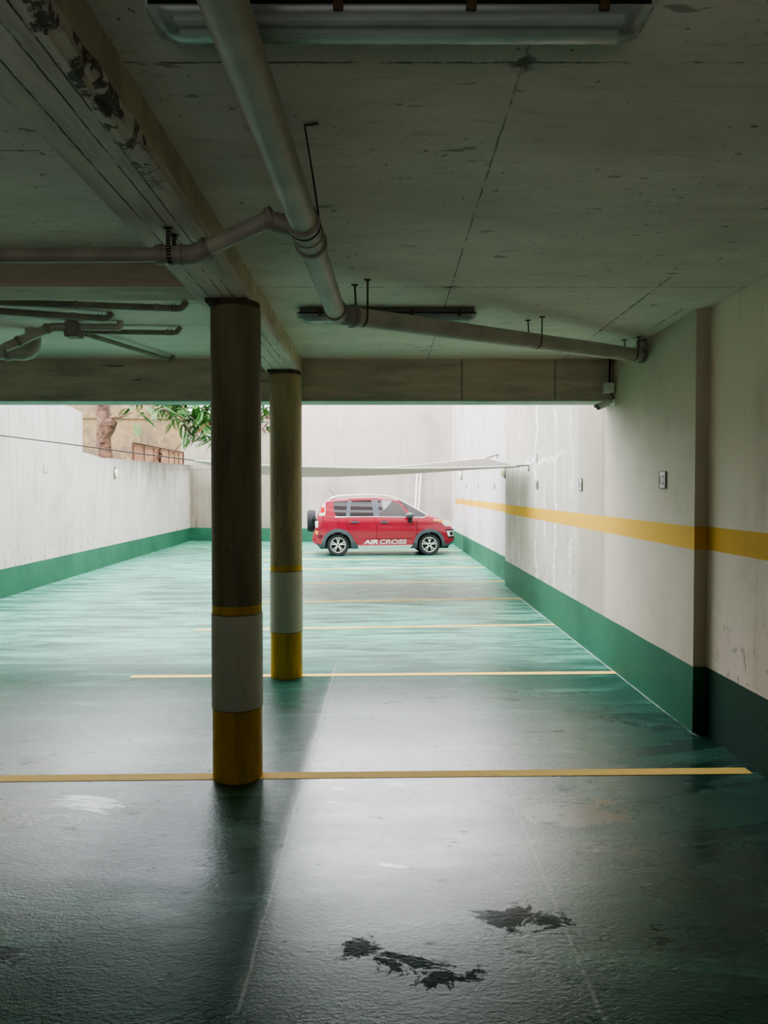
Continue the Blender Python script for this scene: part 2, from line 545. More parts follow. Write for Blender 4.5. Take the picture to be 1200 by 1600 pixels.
def fillet(pts, r, seg=6):
    pts = [Vector(p) for p in pts]
    out = [pts[0]]
    for a, b, c in zip(pts, pts[1:], pts[2:]):
        d1 = (a - b).normalized()
        d2 = (c - b).normalized()
        rr = min(r, (a - b).length * .49, (c - b).length * .49)
        p, q = b + d1 * rr, b + d2 * rr
        for i in range(seg + 1):
            t = i / seg
            out.append(p * (1 - t) ** 2 + b * 2 * t * (1 - t) + q * t * t)
    out.append(pts[-1])
    return out


def tube(bm, pts, r, seg=16, cap=True, flat=1.0):
    pts = [Vector(p) for p in pts]
    rs = r if isinstance(r, (list, tuple)) else [r] * len(pts)
    rings = []
    up = None
    for i, p in enumerate(pts):
        if i == 0:
            d = pts[1] - pts[0]
        elif i == len(pts) - 1:
            d = pts[-1] - pts[-2]
        else:
            d = (pts[i + 1] - p).normalized() + (p - pts[i - 1]).normalized()
        d.normalize()
        if up is None:
            ref = Vector((0, 0, 1)) if abs(d.z) < .9 else Vector((1, 0, 0))
            up = d.cross(ref).normalized()
        up = (up - d * up.dot(d)).normalized()
        sd = d.cross(up)
        rings.append([bm.verts.new(p + (up * math.cos(a) + sd * math.sin(a) * flat) * rs[i])
                      for a in (2 * math.pi * k / seg for k in range(seg))])
    for A, B in zip(rings, rings[1:]):
        for k in range(seg):
            bm.faces.new((A[k], A[(k + 1) % seg], B[(k + 1) % seg], B[k]))
    if cap:
        bm.faces.new(rings[0][::-1])
        bm.faces.new(rings[-1])
    return bm


def lathe(bm, prof, seg=32, mat4=None):
    """prof: (radius, height) along local z; closed by caps when radius is 0"""
    rings = []
    for r, h in prof:
        if r < 1e-6:
            rings.append([bm.verts.new((0, 0, h))])
        else:
            rings.append([bm.verts.new((r * math.cos(2 * math.pi * k / seg), r * math.sin(2 * math.pi * k / seg), h)) for k in range(seg)])
    new = [v for r in rings for v in r]
    for A, B in zip(rings, rings[1:]):
        for k in range(seg):
            j = (k + 1) % seg
            if len(A) == 1 and len(B) == 1:
                continue
            if len(A) == 1:
                bm.faces.new((A[0], B[k], B[j]))
            elif len(B) == 1:
                bm.faces.new((A[k], A[j], B[0]))
            else:
                bm.faces.new((A[k], A[j], B[j], B[k]))
    if mat4 is not None:
        bmesh.ops.transform(bm, matrix=mat4, verts=new)
    return bm


def BM():
    return bmesh.new()


def struct(o):
    o['kind'] = 'structure'
    return o


def tag(o, label, cat, group=None):
    o['label'] = label
    o['category'] = cat
    if group:
        o['group'] = group
    return o


def thing(name, label, cat, loc=(0, 0, 0), rz=0, group=None):
    o = bpy.data.objects.new(name, None)
    COL.objects.link(o)
    o.empty_display_size = .1
    o.location = loc
    o.rotation_euler = (0, 0, rz)
    o['kind'] = 'thing'
    return tag(o, label, cat, group)


def off(bm, v):
    bmesh.ops.translate(bm, verts=bm.verts[:], vec=Vector(v) * -1)
    return bm


def text_mesh(body, size, outline=0.0, fat=0.0, shear=0.0):
    cu = bpy.data.curves.new('txt', 'FONT')
    cu.body = body
    cu.size = size
    cu.shear = shear
    cu.align_x = 'LEFT'
    if outline:
        cu.fill_mode = 'NONE'
        cu.bevel_depth = outline
        cu.bevel_resolution = 1
    cu.offset = fat
    o = bpy.data.objects.new('txt', cu)
    COL.objects.link(o)
    dg = bpy.context.evaluated_depsgraph_get()
    me = bpy.data.meshes.new_from_object(o.evaluated_get(dg))
    bm = BM()
    bm.from_mesh(me)
    bpy.data.objects.remove(o)
    bpy.data.curves.remove(cu)
    bpy.data.meshes.remove(me)
    return bm


# ------------------------------------------------------------------ setting
CEIL = 3.0
LW = lambda y: -6.22 - (y - 11.92) * .0565          # inner face of the left wall
BW = lambda x: 25.72 + (2.36 - x) * .1125           # face of the back wall

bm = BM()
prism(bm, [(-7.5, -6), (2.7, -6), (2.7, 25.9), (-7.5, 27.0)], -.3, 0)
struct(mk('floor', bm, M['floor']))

bm = BM()
box(bm, (-6.6, -6, CEIL), (2.7, 7.4, 3.3))
struct(mk('ceiling', bm, M['ceiling']))

# right wall: near stretch, thicker middle stretch, far stretch
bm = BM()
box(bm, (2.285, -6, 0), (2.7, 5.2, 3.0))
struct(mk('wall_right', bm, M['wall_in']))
bm = BM()
prism(bm, [(2.195, 5.2), (2.7, 5.2), (2.7, 13.6), (2.245, 13.6)], 0, [2.999, 2.999, 7.5, 7.5])
bm.free()
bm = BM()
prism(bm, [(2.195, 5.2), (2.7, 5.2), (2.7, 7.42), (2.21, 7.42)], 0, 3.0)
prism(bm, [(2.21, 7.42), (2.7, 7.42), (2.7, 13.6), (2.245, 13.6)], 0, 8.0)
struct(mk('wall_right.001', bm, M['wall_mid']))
bm = BM()
box(bm, (2.36, 13.6, 0), (2.7, 25.9, 8.0))
struct(mk('wall_right.002', bm, M['wall_far']))

# left wall outdoors with its stepped top
bm = BM()
ys = [7.4, 14.9, 15.75, 26.9]
def lw_piece(y0, y1, z0, z1):
    prism(bm, [(LW(y0), y0), (LW(y1), y1), (LW(y1) - .18, y1), (LW(y0) - .18, y0)], 0, [z0, z1, z1, z0])
lw_piece(7.4, 14.9, 5.5, 5.5)
lw_piece(14.9, 15.75, 3.49, 3.44)
lw_piece(15.75, 17.0, 2.60, 2.54)
lw_piece(17.0, 26.78, 2.54, 2.755)
struct(mk('wall_left', bm, M['wall_left']))
bm = BM()
box(bm, (-6.6, -6, 0), (-6.2, 7.4, 3.0))
struct(mk('wall_left.001', bm, M['wall_in']))

# back wall
bm = BM()
prism(bm, [(2.7, BW(2.7)), (-3.3, BW(-3.3)), (-3.3, BW(-3.3) + .3), (2.7, BW(2.7) + .3)], 0, 9.0)
struct(mk('wall_back', bm, M['wall_back']))
bm = BM()
prism(bm, [(-3.3, BW(-3.3)), (-7.37, BW(-7.37)), (-7.37, BW(-7.37) + .3), (-3.3, BW(-3.3) + .3)], 0, [4.75, 4.6, 4.6, 4.75])
struct(mk('wall_back.001', bm, M['wall_back_grey']))
bm = BM()
prism(bm, [(-7.37, BW(-7.37) + .02), (-13.5, 26.3), (-13.5, 26.6), (-7.37, BW(-7.37) + .3)], 1.9, 6.2)
prism(bm, [(-7.37, BW(-7.37) - .05), (-13.5, 26.22), (-13.5, 26.4), (-7.37, BW(-7.37) + .1)], 4.42, 4.47)
struct(mk('wall_terrace', bm, M['wall_tan']))
bm = BM()
prism(bm, [(LW(8) - .18, 8), (LW(26.8) - .18, 26.8), (-13.5, 26.3), (-13.5, 8)], 1.9, 2.25)
struct(mk('ground', bm, M['soil']))
# wall behind the camera and the storeys above
bm = BM()
box(bm, (-6.6, -6.2, 0), (2.7, -6.0, 3.0))
struct(mk('wall_rear', bm, M['dark_wall']))
bm = BM()
box(bm, (-9, 7.0, 3.3), (2.7, 7.4, 12.0))
for k in range(3):
    box(bm, (-8.5, 7.4, 5.2 + 2.9 * k), (2.2, 7.8, 6.25 + 2.9 * k))
struct(mk('wall_facade', bm, M['facade']))

# ceiling beams
bm = BM()
prof = [(-1.085, 3.0), (-1.085, 2.83), (-.83, 2.83), (-.812, 2.832), (-.79, 2.84), (-.785, 2.88), (-.785, 3.0)]
rows = []
rg = random.Random(5)
ny = 190
for i in range(ny + 1):
    y = -6 + (7.12 + 6) * i / ny
    row = []
    dmg = max(0.0, 1 - abs(y - 2.0) / .75)
    for k, (x, z) in enumerate(prof):
        j = 0.0
        if k in (3, 4, 5):
            j = .003 + .026 * dmg
        row.append(bm.verts.new((x - rg.random() * j, y, z + rg.random() * j)))
    rows.append(row)
for A, B in zip(rows, rows[1:]):
    for k in range(len(prof) - 1):
        f = bm.faces.new((A[k], A[k + 1], B[k + 1], B[k]))
        f.material_index = 1 if k >= 5 else 0
o = struct(mk('ceiling_beam', bm, None, mats=[M['beam_long'], M['beam_side']]))

bm = BM()
box(bm, (-6.2, 7.12, 2.612), (2.2, 7.4, 3.0))
struct(mk('ceiling_beam.001', bm, M['beam_cross']))
bm = BM()
box(bm, (-6.2, 7.10, 2.592), (2.2, 7.4, 2.612))
struct(mk('trim_1', bm, M['drip']))
bm = BM()
box(bm, (-6.2, 4.05, 2.832), (-1.085, 4.33, 3.0))
struct(mk('ceiling_beam.002', bm, M['beam_cross']))

# parking lines
for (a, b) in (((-60, 1217.5), (1170, 1204.5)), ((205, 1057.5), (964, 1051)), ((303, 984.5), (868, 976)), ((408, 941.5), (815, 935)),
               ((408, 912.5), (790, 908)), ((412, 889.5), (757, 886.5)), ((412, 875), (735, 872)), ((412, 864), (720, 860))):
    A = PZ(a[0], a[1], 0)
    B = PZ(b[0], b[1], 0)
    d = (B - A).normalized()
    nn = Vector((-d.y, d.x, 0)) * .05
    bm = BM()
    prism(bm, [A - nn, B - nn, B + nn, A + nn], 0.0005, .0025)
    struct(mk('floor_line', bm, M['line']))

# ------------------------------------------------------------------ columns
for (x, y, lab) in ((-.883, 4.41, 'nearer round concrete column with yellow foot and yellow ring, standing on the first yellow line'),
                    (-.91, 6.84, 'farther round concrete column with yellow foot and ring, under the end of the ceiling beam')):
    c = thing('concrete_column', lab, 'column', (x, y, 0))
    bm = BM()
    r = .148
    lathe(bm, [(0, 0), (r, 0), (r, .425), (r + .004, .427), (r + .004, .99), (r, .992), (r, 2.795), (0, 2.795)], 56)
    mk('shaft', bm, M['column' if y < 5 else 'column_far_lit'], c, 30)
    bm = BM()
    box(bm, (-.15, -.145, 2.806), (.09, .145, 2.832), .004)
    lathe(bm, [(0, 2.78), (r - .006, 2.78), (r - .006, 2.832), (0, 2.832)], 40)
    mk('top_joint', bm, M['joint'], c, 30)

# ------------------------------------------------------------------ pipework
A = P(349, 0, 1.713)
C = P(526, 491, 4.43)
A0 = A + (A - C).normalized() * 1.9
D = P(1003, 556, 6.25)
R = .0575
dm = (C - A).normalized()
dc = (D - C).normalized()
main = thing('drain_pipe', 'large grey drain pipe hung under the ceiling, running from overhead to the right wall', 'pipe', (A.x, A.y, 0))
ML = Vector((A.x, A.y, 0))
mkp = lambda name, bm, m, sm=35: mk(name, off(bm, ML), m, main, sm)
T = P(466, 352, 3.13)
tt = (T - A).dot(dm)
T = A + dm * tt
bm = BM()
tube(bm, [A0, C - dm * .06], R, 32)
mkp('pipe_run', bm, M['pvc'])
bm = BM()
tube(bm, [C + dc * .06, D], R, 32)
mkp('pipe_run', bm, M['pvc'])
# elbow with rubber-lipped sockets
bm = BM()
tube(bm, fillet([C - dm * .10, C, C + dc * .12], .09, 8), R + .006, 32)
e = mkp('elbow', bm, M['pvc_dark'])
for p, d in ((C - dm * .10, dm), (C + dc * .115, dc)):
    bm = BM()
    tube(bm, [p - d * .014, p + d * .014], R + .011, 32)
    mk('socket_lip', off(bm, ML), M['pvc_dark'], e, 35)
# tee piece
bm = BM()
tube(bm, [T - dm * .13, T + dm * .13], R + .006, 32)
B1 = P(424, 341, 3.13)
B2 = P(312, 393, 3.2)
db = (B2 - B1).normalized()
tube(bm, fillet([T, T * .5 + B1 * .5, B1 + db * .02], .04, 5), .04, 24)
t_ = mkp('tee_fitting', bm, M['pvc_dark'])
for p, d, r in ((T - dm * .12, dm, R + .012), (T + dm * .02, dm, R + .010), (T + dm * .125, dm, R + .014), (B1, db, .047)):
    bm = BM()
    tube(bm, [p - d * .013, p + d * .013], r, 32)
    mk('socket_lip', off(bm, ML), M['pvc_dark'], t_, 35)
bm = BM()
tube(bm, [B1, B2 + db * .01], .0355, 24)
mkp('branch_run', bm, M['pvc'])
E1 = P(262, 398, 3.19)
E0 = P(-260, 401, 3.19)
dl = (E1 - E0).normalized()
bm = BM()
tube(bm, fillet([B2 - db * .05, B2 + db * .035, E1 + dl * .05, E1 - dl * .05], .06, 6), .040, 24)
e2 = mkp('elbow', bm, M['pvc_dark'])
for p, d, r in ((B2 - db * .03, db, .047), (E1 + dl * .055, dl, .044), (E1 - dl * .03, dl, .043)):
    bm = BM()
    tube(bm, [p - d * .010, p + d * .010], r, 24)
    mk('socket_lip', off(bm, ML), M['pvc_dark'], e2, 35)
bm = BM()
tube(bm, [E0, E1], .030, 24)
mkp('branch_run', bm, M['pvc_dark'])
# hook at the wall end: elbow going up to the slab
bm = BM()
up = Vector((D.x + .01, D.y + .0, CEIL - .005))
tube(bm, fillet([D - dc * .06, D + dc * .03, up + Vector((0, 0, -.0))], .05, 6), R + .004, 28)
mkp('wall_elbow', bm, M['pvc_dark'])


def strap(p, d, r, w=.015, name='hanger_strap', top=CEIL - .002, lean=.02):
    """perforated band: down from the slab, round the pipe, up again"""
    d = Vector((d.x, d.y, 0)).normalized()
    s = Vector((-d.y, d.x, 0))
    pts = []
    pts.append(p + s * (r + lean) + Vector((0, 0, top - p.z)))
    for k in range(13):
        a = -math.pi * k / 12
        pts.append(p + s * math.cos(a) * (r + .002) + Vector((0, 0, math.sin(a) * (r + .002))))
    pts.append(p - s * (r + lean * .2) + Vector((0, 0, top - p.z)))
    bm = BM()
    va = [bm.verts.new(q - d * w / 2) for q in pts]
    vb = [bm.verts.new(q + d * w / 2) for q in pts]
    for i in range(len(pts) - 1):
        bm.faces.new((va[i], va[i + 1], vb[i + 1], vb[i]))
    for q in (pts[0], pts[-1]):
        box(bm, q + Vector((-.02, -.012, -.004)), q + Vector((.02, .012, .0)))
    return bm


for px in (566, 835, 985):
    t = (px - 526) / (1003 - 526)
    # interpolate in image space along the run
    k = min(((abs(px - (600 + F * q.x / q.y)), i) for i, q in enumerate([C + (D - C) * (j / 200) for j in range(201)])))[1]
    mkp('hanger_strap', strap(C + (D - C) * (k / 200), dc, R), M['strap'], None)
bm = strap(E1 + dl * .015, dl, .041, .02, top=2.828, lean=.005)
mkp('hanger_strap', bm, M['strap'], None)
# cord hanging by the tee
bm = BM()
q0 = PZ(497, 193, CEIL - .003)
q1 = PZ(476, 196, CEIL - .005)
q2 = T - dm * .10 + Vector((R + .006, 0, .01))
tube(bm, [q0, q1, q1 * .5 + q2 * .5 + Vector((.003, 0, -.01)), q2], .004, 8)
lk = [T - dm * .085 + Matrix.Rotation(a, 3, dm) @ (Vector((1, 0, 0)).cross(dm).normalized() * (R + .009)) for a in (2 * math.pi * k / 24 for k in range(25))]
tube(bm, lk, .003, 6)
mkp('tie_wire', bm, M['rope'])

# pipes beyond the cross beam, at the left
G = 'thin drain pipes in the left ceiling bay'


def small_pipe(label, pts, r, ups=True, mt='pvc_old', bands=()):
    a = pts[0]
    t = thing('ceiling_pipe', label, 'pipe', (a.x, a.y, 0), group=G)
    L = Vector((a.x, a.y, 0))
    bm = BM()
    pp = list(pts)
    if ups:
        e_ = pp[-1]
        d_ = (pp[-1] - pp[-2]).normalized()
        pp.append(e_ + d_ * .03 + Vector((0, 0, CEIL - e_.z - .001)))
    tube(bm, fillet(pp, r * 1.4, 5), r, 18)
    mk('pipe_run', off(bm, L), M[mt], t, 35)
    d_ = (pts[-1] - pts[0]).normalized()
    for b in bands:
        q = pts[0] + (pts[-1] - pts[0]) * b
        bm = BM()
        tube(bm, [q - d_ * .012, q + d_ * .012], r + .004, 18)
        mk('coupling', off(bm, L), M['pvc_dark'], t, 35)
    if ups:
        q = pts[-1] - d_ * .05
        bm = BM()
        for s_ in (-.012, .012):
            q2_ = q + d_ * s_
            n_ = Vector((-d_.y, d_.x, 0)).normalized() * (r + .003)
            tube(bm, [q2_ - n_ + Vector((0, 0, .03)), q2_ - n_ * .8 - Vector((0, 0, r * .75)), q2_ - Vector((0, 0, r + .003)), q2_ + n_ * .8 - Vector((0, 0, r * .75)), q2_ + n_ + Vector((0, 0, .03))], .0025, 6)
        mk('tie_wire', off(bm, L), M['steel'], t, 35)
    return t


z1 = 2.955
small_pipe('thin grey ceiling pipe just behind the left cross beam', [PZ(-120, 468, z1), PZ(284, 482, z1)], .022, bands=(.58, .9))
small_pipe('thin grey ceiling pipe ending between the first pipe and the trap', [PZ(-120, 478, z1), PZ(168, 498, z1)], .023, bands=(.8,))
small_pipe('thin grey pipe running right from the drain box to a ceiling outlet', [PZ(132, 518, z1), PZ(276, 520, z1)], .019, bands=(.9,))
small_pipe('thin pale pipe slanting from the drain box towards the outer beam', [PZ(134, 522, z1), PZ(268, 563, 2.95)], .019, bands=())
tr = thing('drain_trap', 'drain box with sloping pipe and fat bend under the left ceiling bay', 'pipe', (PZ(113, 515, 2.93).x, PZ(113, 515, 2.93).y, 0))
TL = Vector(tr.location)
mkt = lambda name, bm, m: mk(name, off(bm, TL), m, tr, 35)
b0 = PZ(114, 518, 2.92)
bm = BM()
prism(bm, [b0 + Vector((-.05, -.05, 0)), b0 + Vector((.05, -.05, 0)), b0 + Vector((.06, .06, 0)), b0 + Vector((-.06, .06, 0))], 2.875, 2.985)
bmesh.ops.bevel(bm, geom=bm.edges[:], offset=.008, segments=2, affect='EDGES')
mkt('drain_box', bm, M['pvc_old'])
bm = BM()
s0 = PZ(118, 511, 2.955)
s1 = PZ(176, 511, 2.955)
tube(bm, fillet([b0 + Vector((0, 0, .04)), s0, s1, s1 + Vector((.05, .02, 0)), s1 + Vector((.05, .02, .042))], .03, 5), .026, 20)
mkt('upper_pipe', bm, M['pvc'])
bm = BM()
k0 = PZ(80, 511, 2.945)
k1 = P(8, 543, 5.45)
tube(bm, fillet([b0 + Vector((0, 0, .03)), k0, k1], .05, 6), .034, 22)
mkt('sloping_pipe', bm, M['pvc'])
for f_ in (.08, .7):
    bm = BM()
    q = k0 + (k1 - k0) * f_
    d_ = (k1 - k0).normalized()
    tube(bm, [q - d_ * .016, q + d_ * .016], .041, 22)
    mkt('coupling', bm, M['pvc_dark'])
bm = BM()
g0 = P(-140, 545, 5.75)
g1 = P(52, 552, 5.85)
g2 = Vector((g1.x, g1.y, CEIL - .001))
tube(bm, fillet([g0, g1, g2], .13, 10), .060, 28)
mkt('bend_pipe', bm, M['pvc'])
bm = BM()
dd = (g1 - g0).normalized()
q = g0 + (g1 - g0) * .8
tube(bm, [q - dd * .02, q + dd * .02], .067, 28)
mkt('coupling', bm, M['pvc_dark'])

# ------------------------------------------------------------------ fluorescent fittings
def fixture(x0, x1, y0, y1, label):
    t = thing('fluorescent_fixture', label, 'light fixture', ((x0 + x1) / 2, (y0 + y1) / 2, 0), group='sealed fluorescent fittings')
    L = Vector(t.location)
    w = (y1 - y0) / 2
    ym = (y0 + y1) / 2
    bm = BM()
    box(bm, (x0 + .02, ym - w * .92, 2.962), (x1 - .02, ym + w * .92, 2.999), .01)
    mk('housing', off(bm, L), M['lamp_house'], t, 40)
    # clear cover: a tapering trough with rounded ends
    bm = BM()
    rings = []
    for (x, k, zb) in ((x0 + .005, .72, 2.945), (x0, .86, 2.955), (x0 + .012, .8, 2.93), (x0 + .06, .74, 2.909), (x1 - .06, .74, 2.909), (x1 - .012, .8, 2.93), (x1, .86, 2.955), (x1 - .005, .72, 2.945)):
        pass
    secs = [(x0 + .0, .55, 2.950), (x0 + .012, .78, 2.932), (x0 + .05, .92, 2.914), (x0 + .075, .95, 2.910), (x1 - .075, .95, 2.910), (x1 - .05, .92, 2.914), (x1 - .012, .78, 2.932), (x1, .55, 2.950)]
    for (x, k, zb) in secs:
        ww = w * (.75 + .25 * k)
        pr = [(-ww, 2.968), (-ww, 2.952)]
        for a in range(0, 7):
            an = math.pi * a / 6
            pr.append((-ww * .98 * math.cos(an) * (1 if True else 0), 2.950 - (2.950 - zb) * min(1, math.sin(an) * 1.35)))
        pr += [(ww, 2.952), (ww, 2.968)]
        rings.append([bm.verts.new((x, ym + q[0], q[1])) for q in pr])
    for A_, B_ in zip(rings, rings[1:]):
        for k in range(len(A_) - 1):
            bm.faces.new((A_[k], A_[k + 1], B_[k + 1], B_[k]))
    bm.faces.new(rings[0])
    bm.faces.new(rings[-1][::-1])
    mk('diffuser', off(bm, L), M['diffuser'], t, 50)
    for s_ in (-.4, .4):
        bm = BM()
        tube(bm, [(x0 + .07, ym + s_ * w, 2.94), (x1 - .07, ym + s_ * w, 2.94)], .013, 14)
        mk('lamp_tube', off(bm, L), M['lamp_tube'], t, 40)
    bm = BM()
    box(bm, (x0 + .01, ym - w - .004, 2.955), (x1 - .01, ym - w + .004, 2.967), .002)
    box(bm, (x0 + .01, ym + w - .004, 2.955), (x1 - .01, ym + w + .004, 2.967), .002)
    mk('gasket', off(bm, L), M['black'], t, 40)
    ln = x1 - x0
    for f_ in (.13, .38, .64, .9):
        for s_ in (-1, 1):
            bm = BM()
            xx = x0 + f_ * ln
            box(bm, (xx - .013, ym + s_ * (w + .002) - .006, 2.937), (xx + .013, ym + s_ * (w + .002) + .006, 2.985), .003)
            mk('clip', off(bm, L), M['clip'], t, 40)
    return t


fixture(-.615, .695, 1.915, 2.045, 'long sealed fluorescent fitting on the ceiling overhead, behind the thick pipe')
fixture(-.61, .65, 5.15, 5.30, 'long sealed fluorescent fitting on the ceiling beside the pipe elbow, smaller in view')

# ------------------------------------------------------------------ camera and box on the right wall
jb = thing('junction_box', 'small white junction box at the end of the outer ceiling beam', 'junction box', (2.145, 7.06, 0))
L = Vector(jb.location)
bm = BM()
box(bm, (2.10, 7.02, 2.665), (2.19, 7.118, 2.76), .008)
mk('case', off(bm, L), M['white_plastic'], jb, 40)
bm = BM()
box(bm, (2.104, 7.012, 2.669), (2.186, 7.022, 2.756), .004)
mk('lid', off(bm, L), M['white_plastic'], jb, 40)
bm = BM()
tube(bm, [(2.165, 7.09, 2.76), (2.168, 7.09, 2.999)], .009, 10)
mk('conduit', off(bm, L), M['black'], jb, 40)
cm = thing('security_camera', 'white bullet security camera on a wall bracket below the white junction box', 'security camera', (2.19, 7.06, 0))
L = Vector(cm.location)
bm = BM()
lathe(bm, [(0, 0), (.034, 0), (.036, .006), (.03, .018), (0, .02)], 24, Matrix.Translation((2.206, 7.04, 2.575)) @ Matrix.Rotation(-math.pi / 2, 4, 'Y'))
tube(bm, fillet([(2.19, 7.04, 2.575), (2.155, 7.03, 2.578), (2.125, 7.02, 2.568)], .02, 4), .011, 12)
mk('bracket', off(bm, L), M['white_plastic'], cm, 40)
ca = Vector((2.135, 7.025, 2.572))
cb = Vector((2.02, 6.97, 2.522))
dv = (cb - ca).normalized()
bm = BM()
tube(bm, [ca, ca + dv * .01, cb], [.024, .031, .031], 24)
mk('body', off(bm, L), M['white_plastic'], cm, 40)
bm = BM()
tube(bm, [cb - dv * .004, cb + dv * .004], [.029, .028], 24)
mk('lens_face', off(bm, L), M['black'], cm, 40)
bm = BM()
tube(bm, [cb - dv * .03, cb + dv * .02], [.034, .034], 24, cap=False)
for f in [f for f in bm.faces if f.calc_center_median().z < (ca.z + cb.z) / 2 - .022]:
    bm.faces.remove(f)
mk('sunshield', off(bm, L), M['white_plastic'], cm, 40)
bm = BM()
tube(bm, fillet([(2.165, 7.06, 2.67), (2.19, 7.05, 2.63), (2.196, 7.045, 2.59)], .02, 4), .006, 8)
mk('cable', off(bm, L), M['black'], cm, 40)

# ------------------------------------------------------------------ number plates and wall lamps
def plaque(px, py, wallx, w, h, label, num, grey=False, left=False, group='numbered parking plates on the right wall'):
    """plate on the right wall (facing -x) or left wall (facing +x)"""
    if left:
        p = None
        for k in range(800):
            y = 9 + k * .022
            q = P(px, py, y)
            if abs(q.x - LW(y)) < .02:
                p = Vector((LW(y), y, q.z))
                break
    else:
        p = PX(px, py, wallx(0) if callable(wallx) else wallx)
    s = 1 if left else -1
    t = thing('wall_plate', label, 'number plate' if num else 'wall plate', (p.x, p.y, p.z), group=group)
    if left:
        t.rotation_euler = (0, 0, .0565)
    bm = BM()
    box(bm, (0, -w / 2, -h / 2), (s * .006, w / 2, h / 2), .0015)
    mk('plate', bm, M['plaque_grey' if grey else 'plaque'], t, 40)
    bm = BM()
    e = .004
    for (a, b) in (((-w / 2, -h / 2), (w / 2, -h / 2 + e)), ((-w / 2, h / 2 - e), (w / 2, h / 2)), ((-w / 2, -h / 2), (-w / 2 + e, h / 2)), ((w / 2 - e, -h / 2), (w / 2, h / 2))):
        box(bm, (s * .002, a[0], a[1]), (s * .008, b[0], b[1]))
    mk('rim', bm, M['ink'] if not left else M['steel'], t, None)
    if num:
        bm = text_mesh(num, h * .72)
        xs = [v.co.x for v in bm.verts]
        zs = [v.co.y for v in bm.verts]
        cx, cz = (min(xs) + max(xs)) / 2, (min(zs) + max(zs)) / 2
        kx = w * .7 / (max(xs) - min(xs)) if len(num) > 1 else 1.0
        for v in bm.verts:
            a, b = (v.co.x - cx) * kx, v.co.y - cz
            v.co = Vector((s * .0072, -a if s < 0 else a, b))
        mk('lettering', bm, M['ink'], t, None)


plaque(1036, 750, 2.195, .13, .135, 'parking number plate reading 12 on the right wall', '12')
plaque(907.5, 757, 2.21, .12, .135, 'parking number plate on the right wall, next beyond the 12 plate', '11')
plaque(840, 758, 2.229, .13, .125, 'grey parking plate on the right wall, directly below a white plate', '10', grey=True)
plaque(773, 760, 2.363, .12, .115, 'grey parking plate on the outdoor wall just beyond the nearer right-hand lamp', '8', grey=True)
plaque(747.5, 760, 2.363, .12, .13, 'grey parking plate on the outdoor wall, middle of the three beyond the lamp', '7', grey=True)
plaque(729, 760, 2.363, .12, .14, 'grey parking plate on the outdoor wall, last of the row before the far lamp', '6', grey=True)
GW = 'blank white wall plates'
plaque(839, 716, 2.229, .11, .13, 'blank white plate on the right wall near the sail hook', '', group=GW)
plaque(749, 739, 2.363, .11, .14, 'tiny blank white plate far along the right wall under the sail', '', group=GW)
plaque(72, 733, None, .17, .14, 'blank white plate on the left wall, nearer of the two', '', left=True, group=GW)
plaque(246, 743, None, .17, .15, 'blank white plate on the left wall beyond the round lamp', '', left=True, group=GW)


def wall_lamp(p, s, rz, label):
    t = thing('wall_lamp', label, 'wall lamp', p, rz, group='oval bulkhead wall lamps')
    bm = BM()
    m4 = Matrix.Rotation(s * math.pi / 2, 4, 'Y') @ Matrix.Diagonal((1.3, .8, 1, 1))
    lathe(bm, [(0, -.0), (.095, 0), (.10, .012), (.095, .03), (0, .03)], 28, m4)
    mk('base', bm, M['lamp_house'], t, 40)
    bm = BM()
    lathe(bm, [(.088, .028), (.085, .05), (.07, .075), (.04, .09), (0, .095)], 28, m4)
    mk('lens', bm, M['cream_glass'], t, 60)
    bm = BM()
    tube(bm, [(s * .012, 0, .11), (s * .012, 0, .17)], .012, 10)
    mk('cable_entry', bm, M['rope'], t, 40)


p = PX(790, 737, 2.36)
wall_lamp(p, -1, 0, 'oval cream wall lamp on the right wall, beside the sail tip')
p = PX(722, 743, 2.36)
wall_lamp(p, -1, 0, 'oval cream wall lamp far along the right wall near the corner')
for k in range(800):
    y = 9 + k * .022
    q = P(180, 740, y)
    if abs(q.x - LW(y)) < .02:
        break
wall_lamp(Vector((LW(y), y, q.z)), 1, .0565, 'oval cream wall lamp on the left wall below the tree trunk')

# ------------------------------------------------------------------ shade sail
fr_pts = []
NS = 40
front = [(305, 719.5, 11.7), (345, 723, 11.7), (410, 727, 11.65), (470, 729, 11.6), (560, 731.5, 11.5), (650, 732, 11.45), (740, 730.5, 11.4), (807, 728, 11.3)]
belly = [(305, 720, 11.8), (345, 731, 12.3), (410, 741, 12.9), (470, 745.5, 13.2), (560, 744, 13.2), (650, 739.5, 13.0), (740, 732.5, 12.6), (806, 728.4, 11.8)]
back = [(305, 720.5, 11.9), (350, 731, 13.6), (412, 736, 14.6), (470, 737, 15.2), (560, 733, 15.3), (640, 727.5, 15.2), (715, 720, 15.0), (760, 716, 14.6)]


def lerp_list(l, t):
    x = t * (len(l) - 1)
    i = min(int(x), len(l) - 2)
    f = x - i
    # catmull-rom
    g = lambda k: l[max(0, min(len(l) - 1, k))]
    out = []
    for c in range(3):
        p0, p1, p2, p3 = g(i - 1)[c], g(i)[c], g(i + 1)[c], g(i + 2)[c]
        out.append(.5 * (2 * p1 + (p2 - p0) * f + (2 * p0 - 5 * p1 + 4 * p2 - p3) * f * f + (3 * p1 - p0 - 3 * p2 + p3) * f ** 3))
    return out


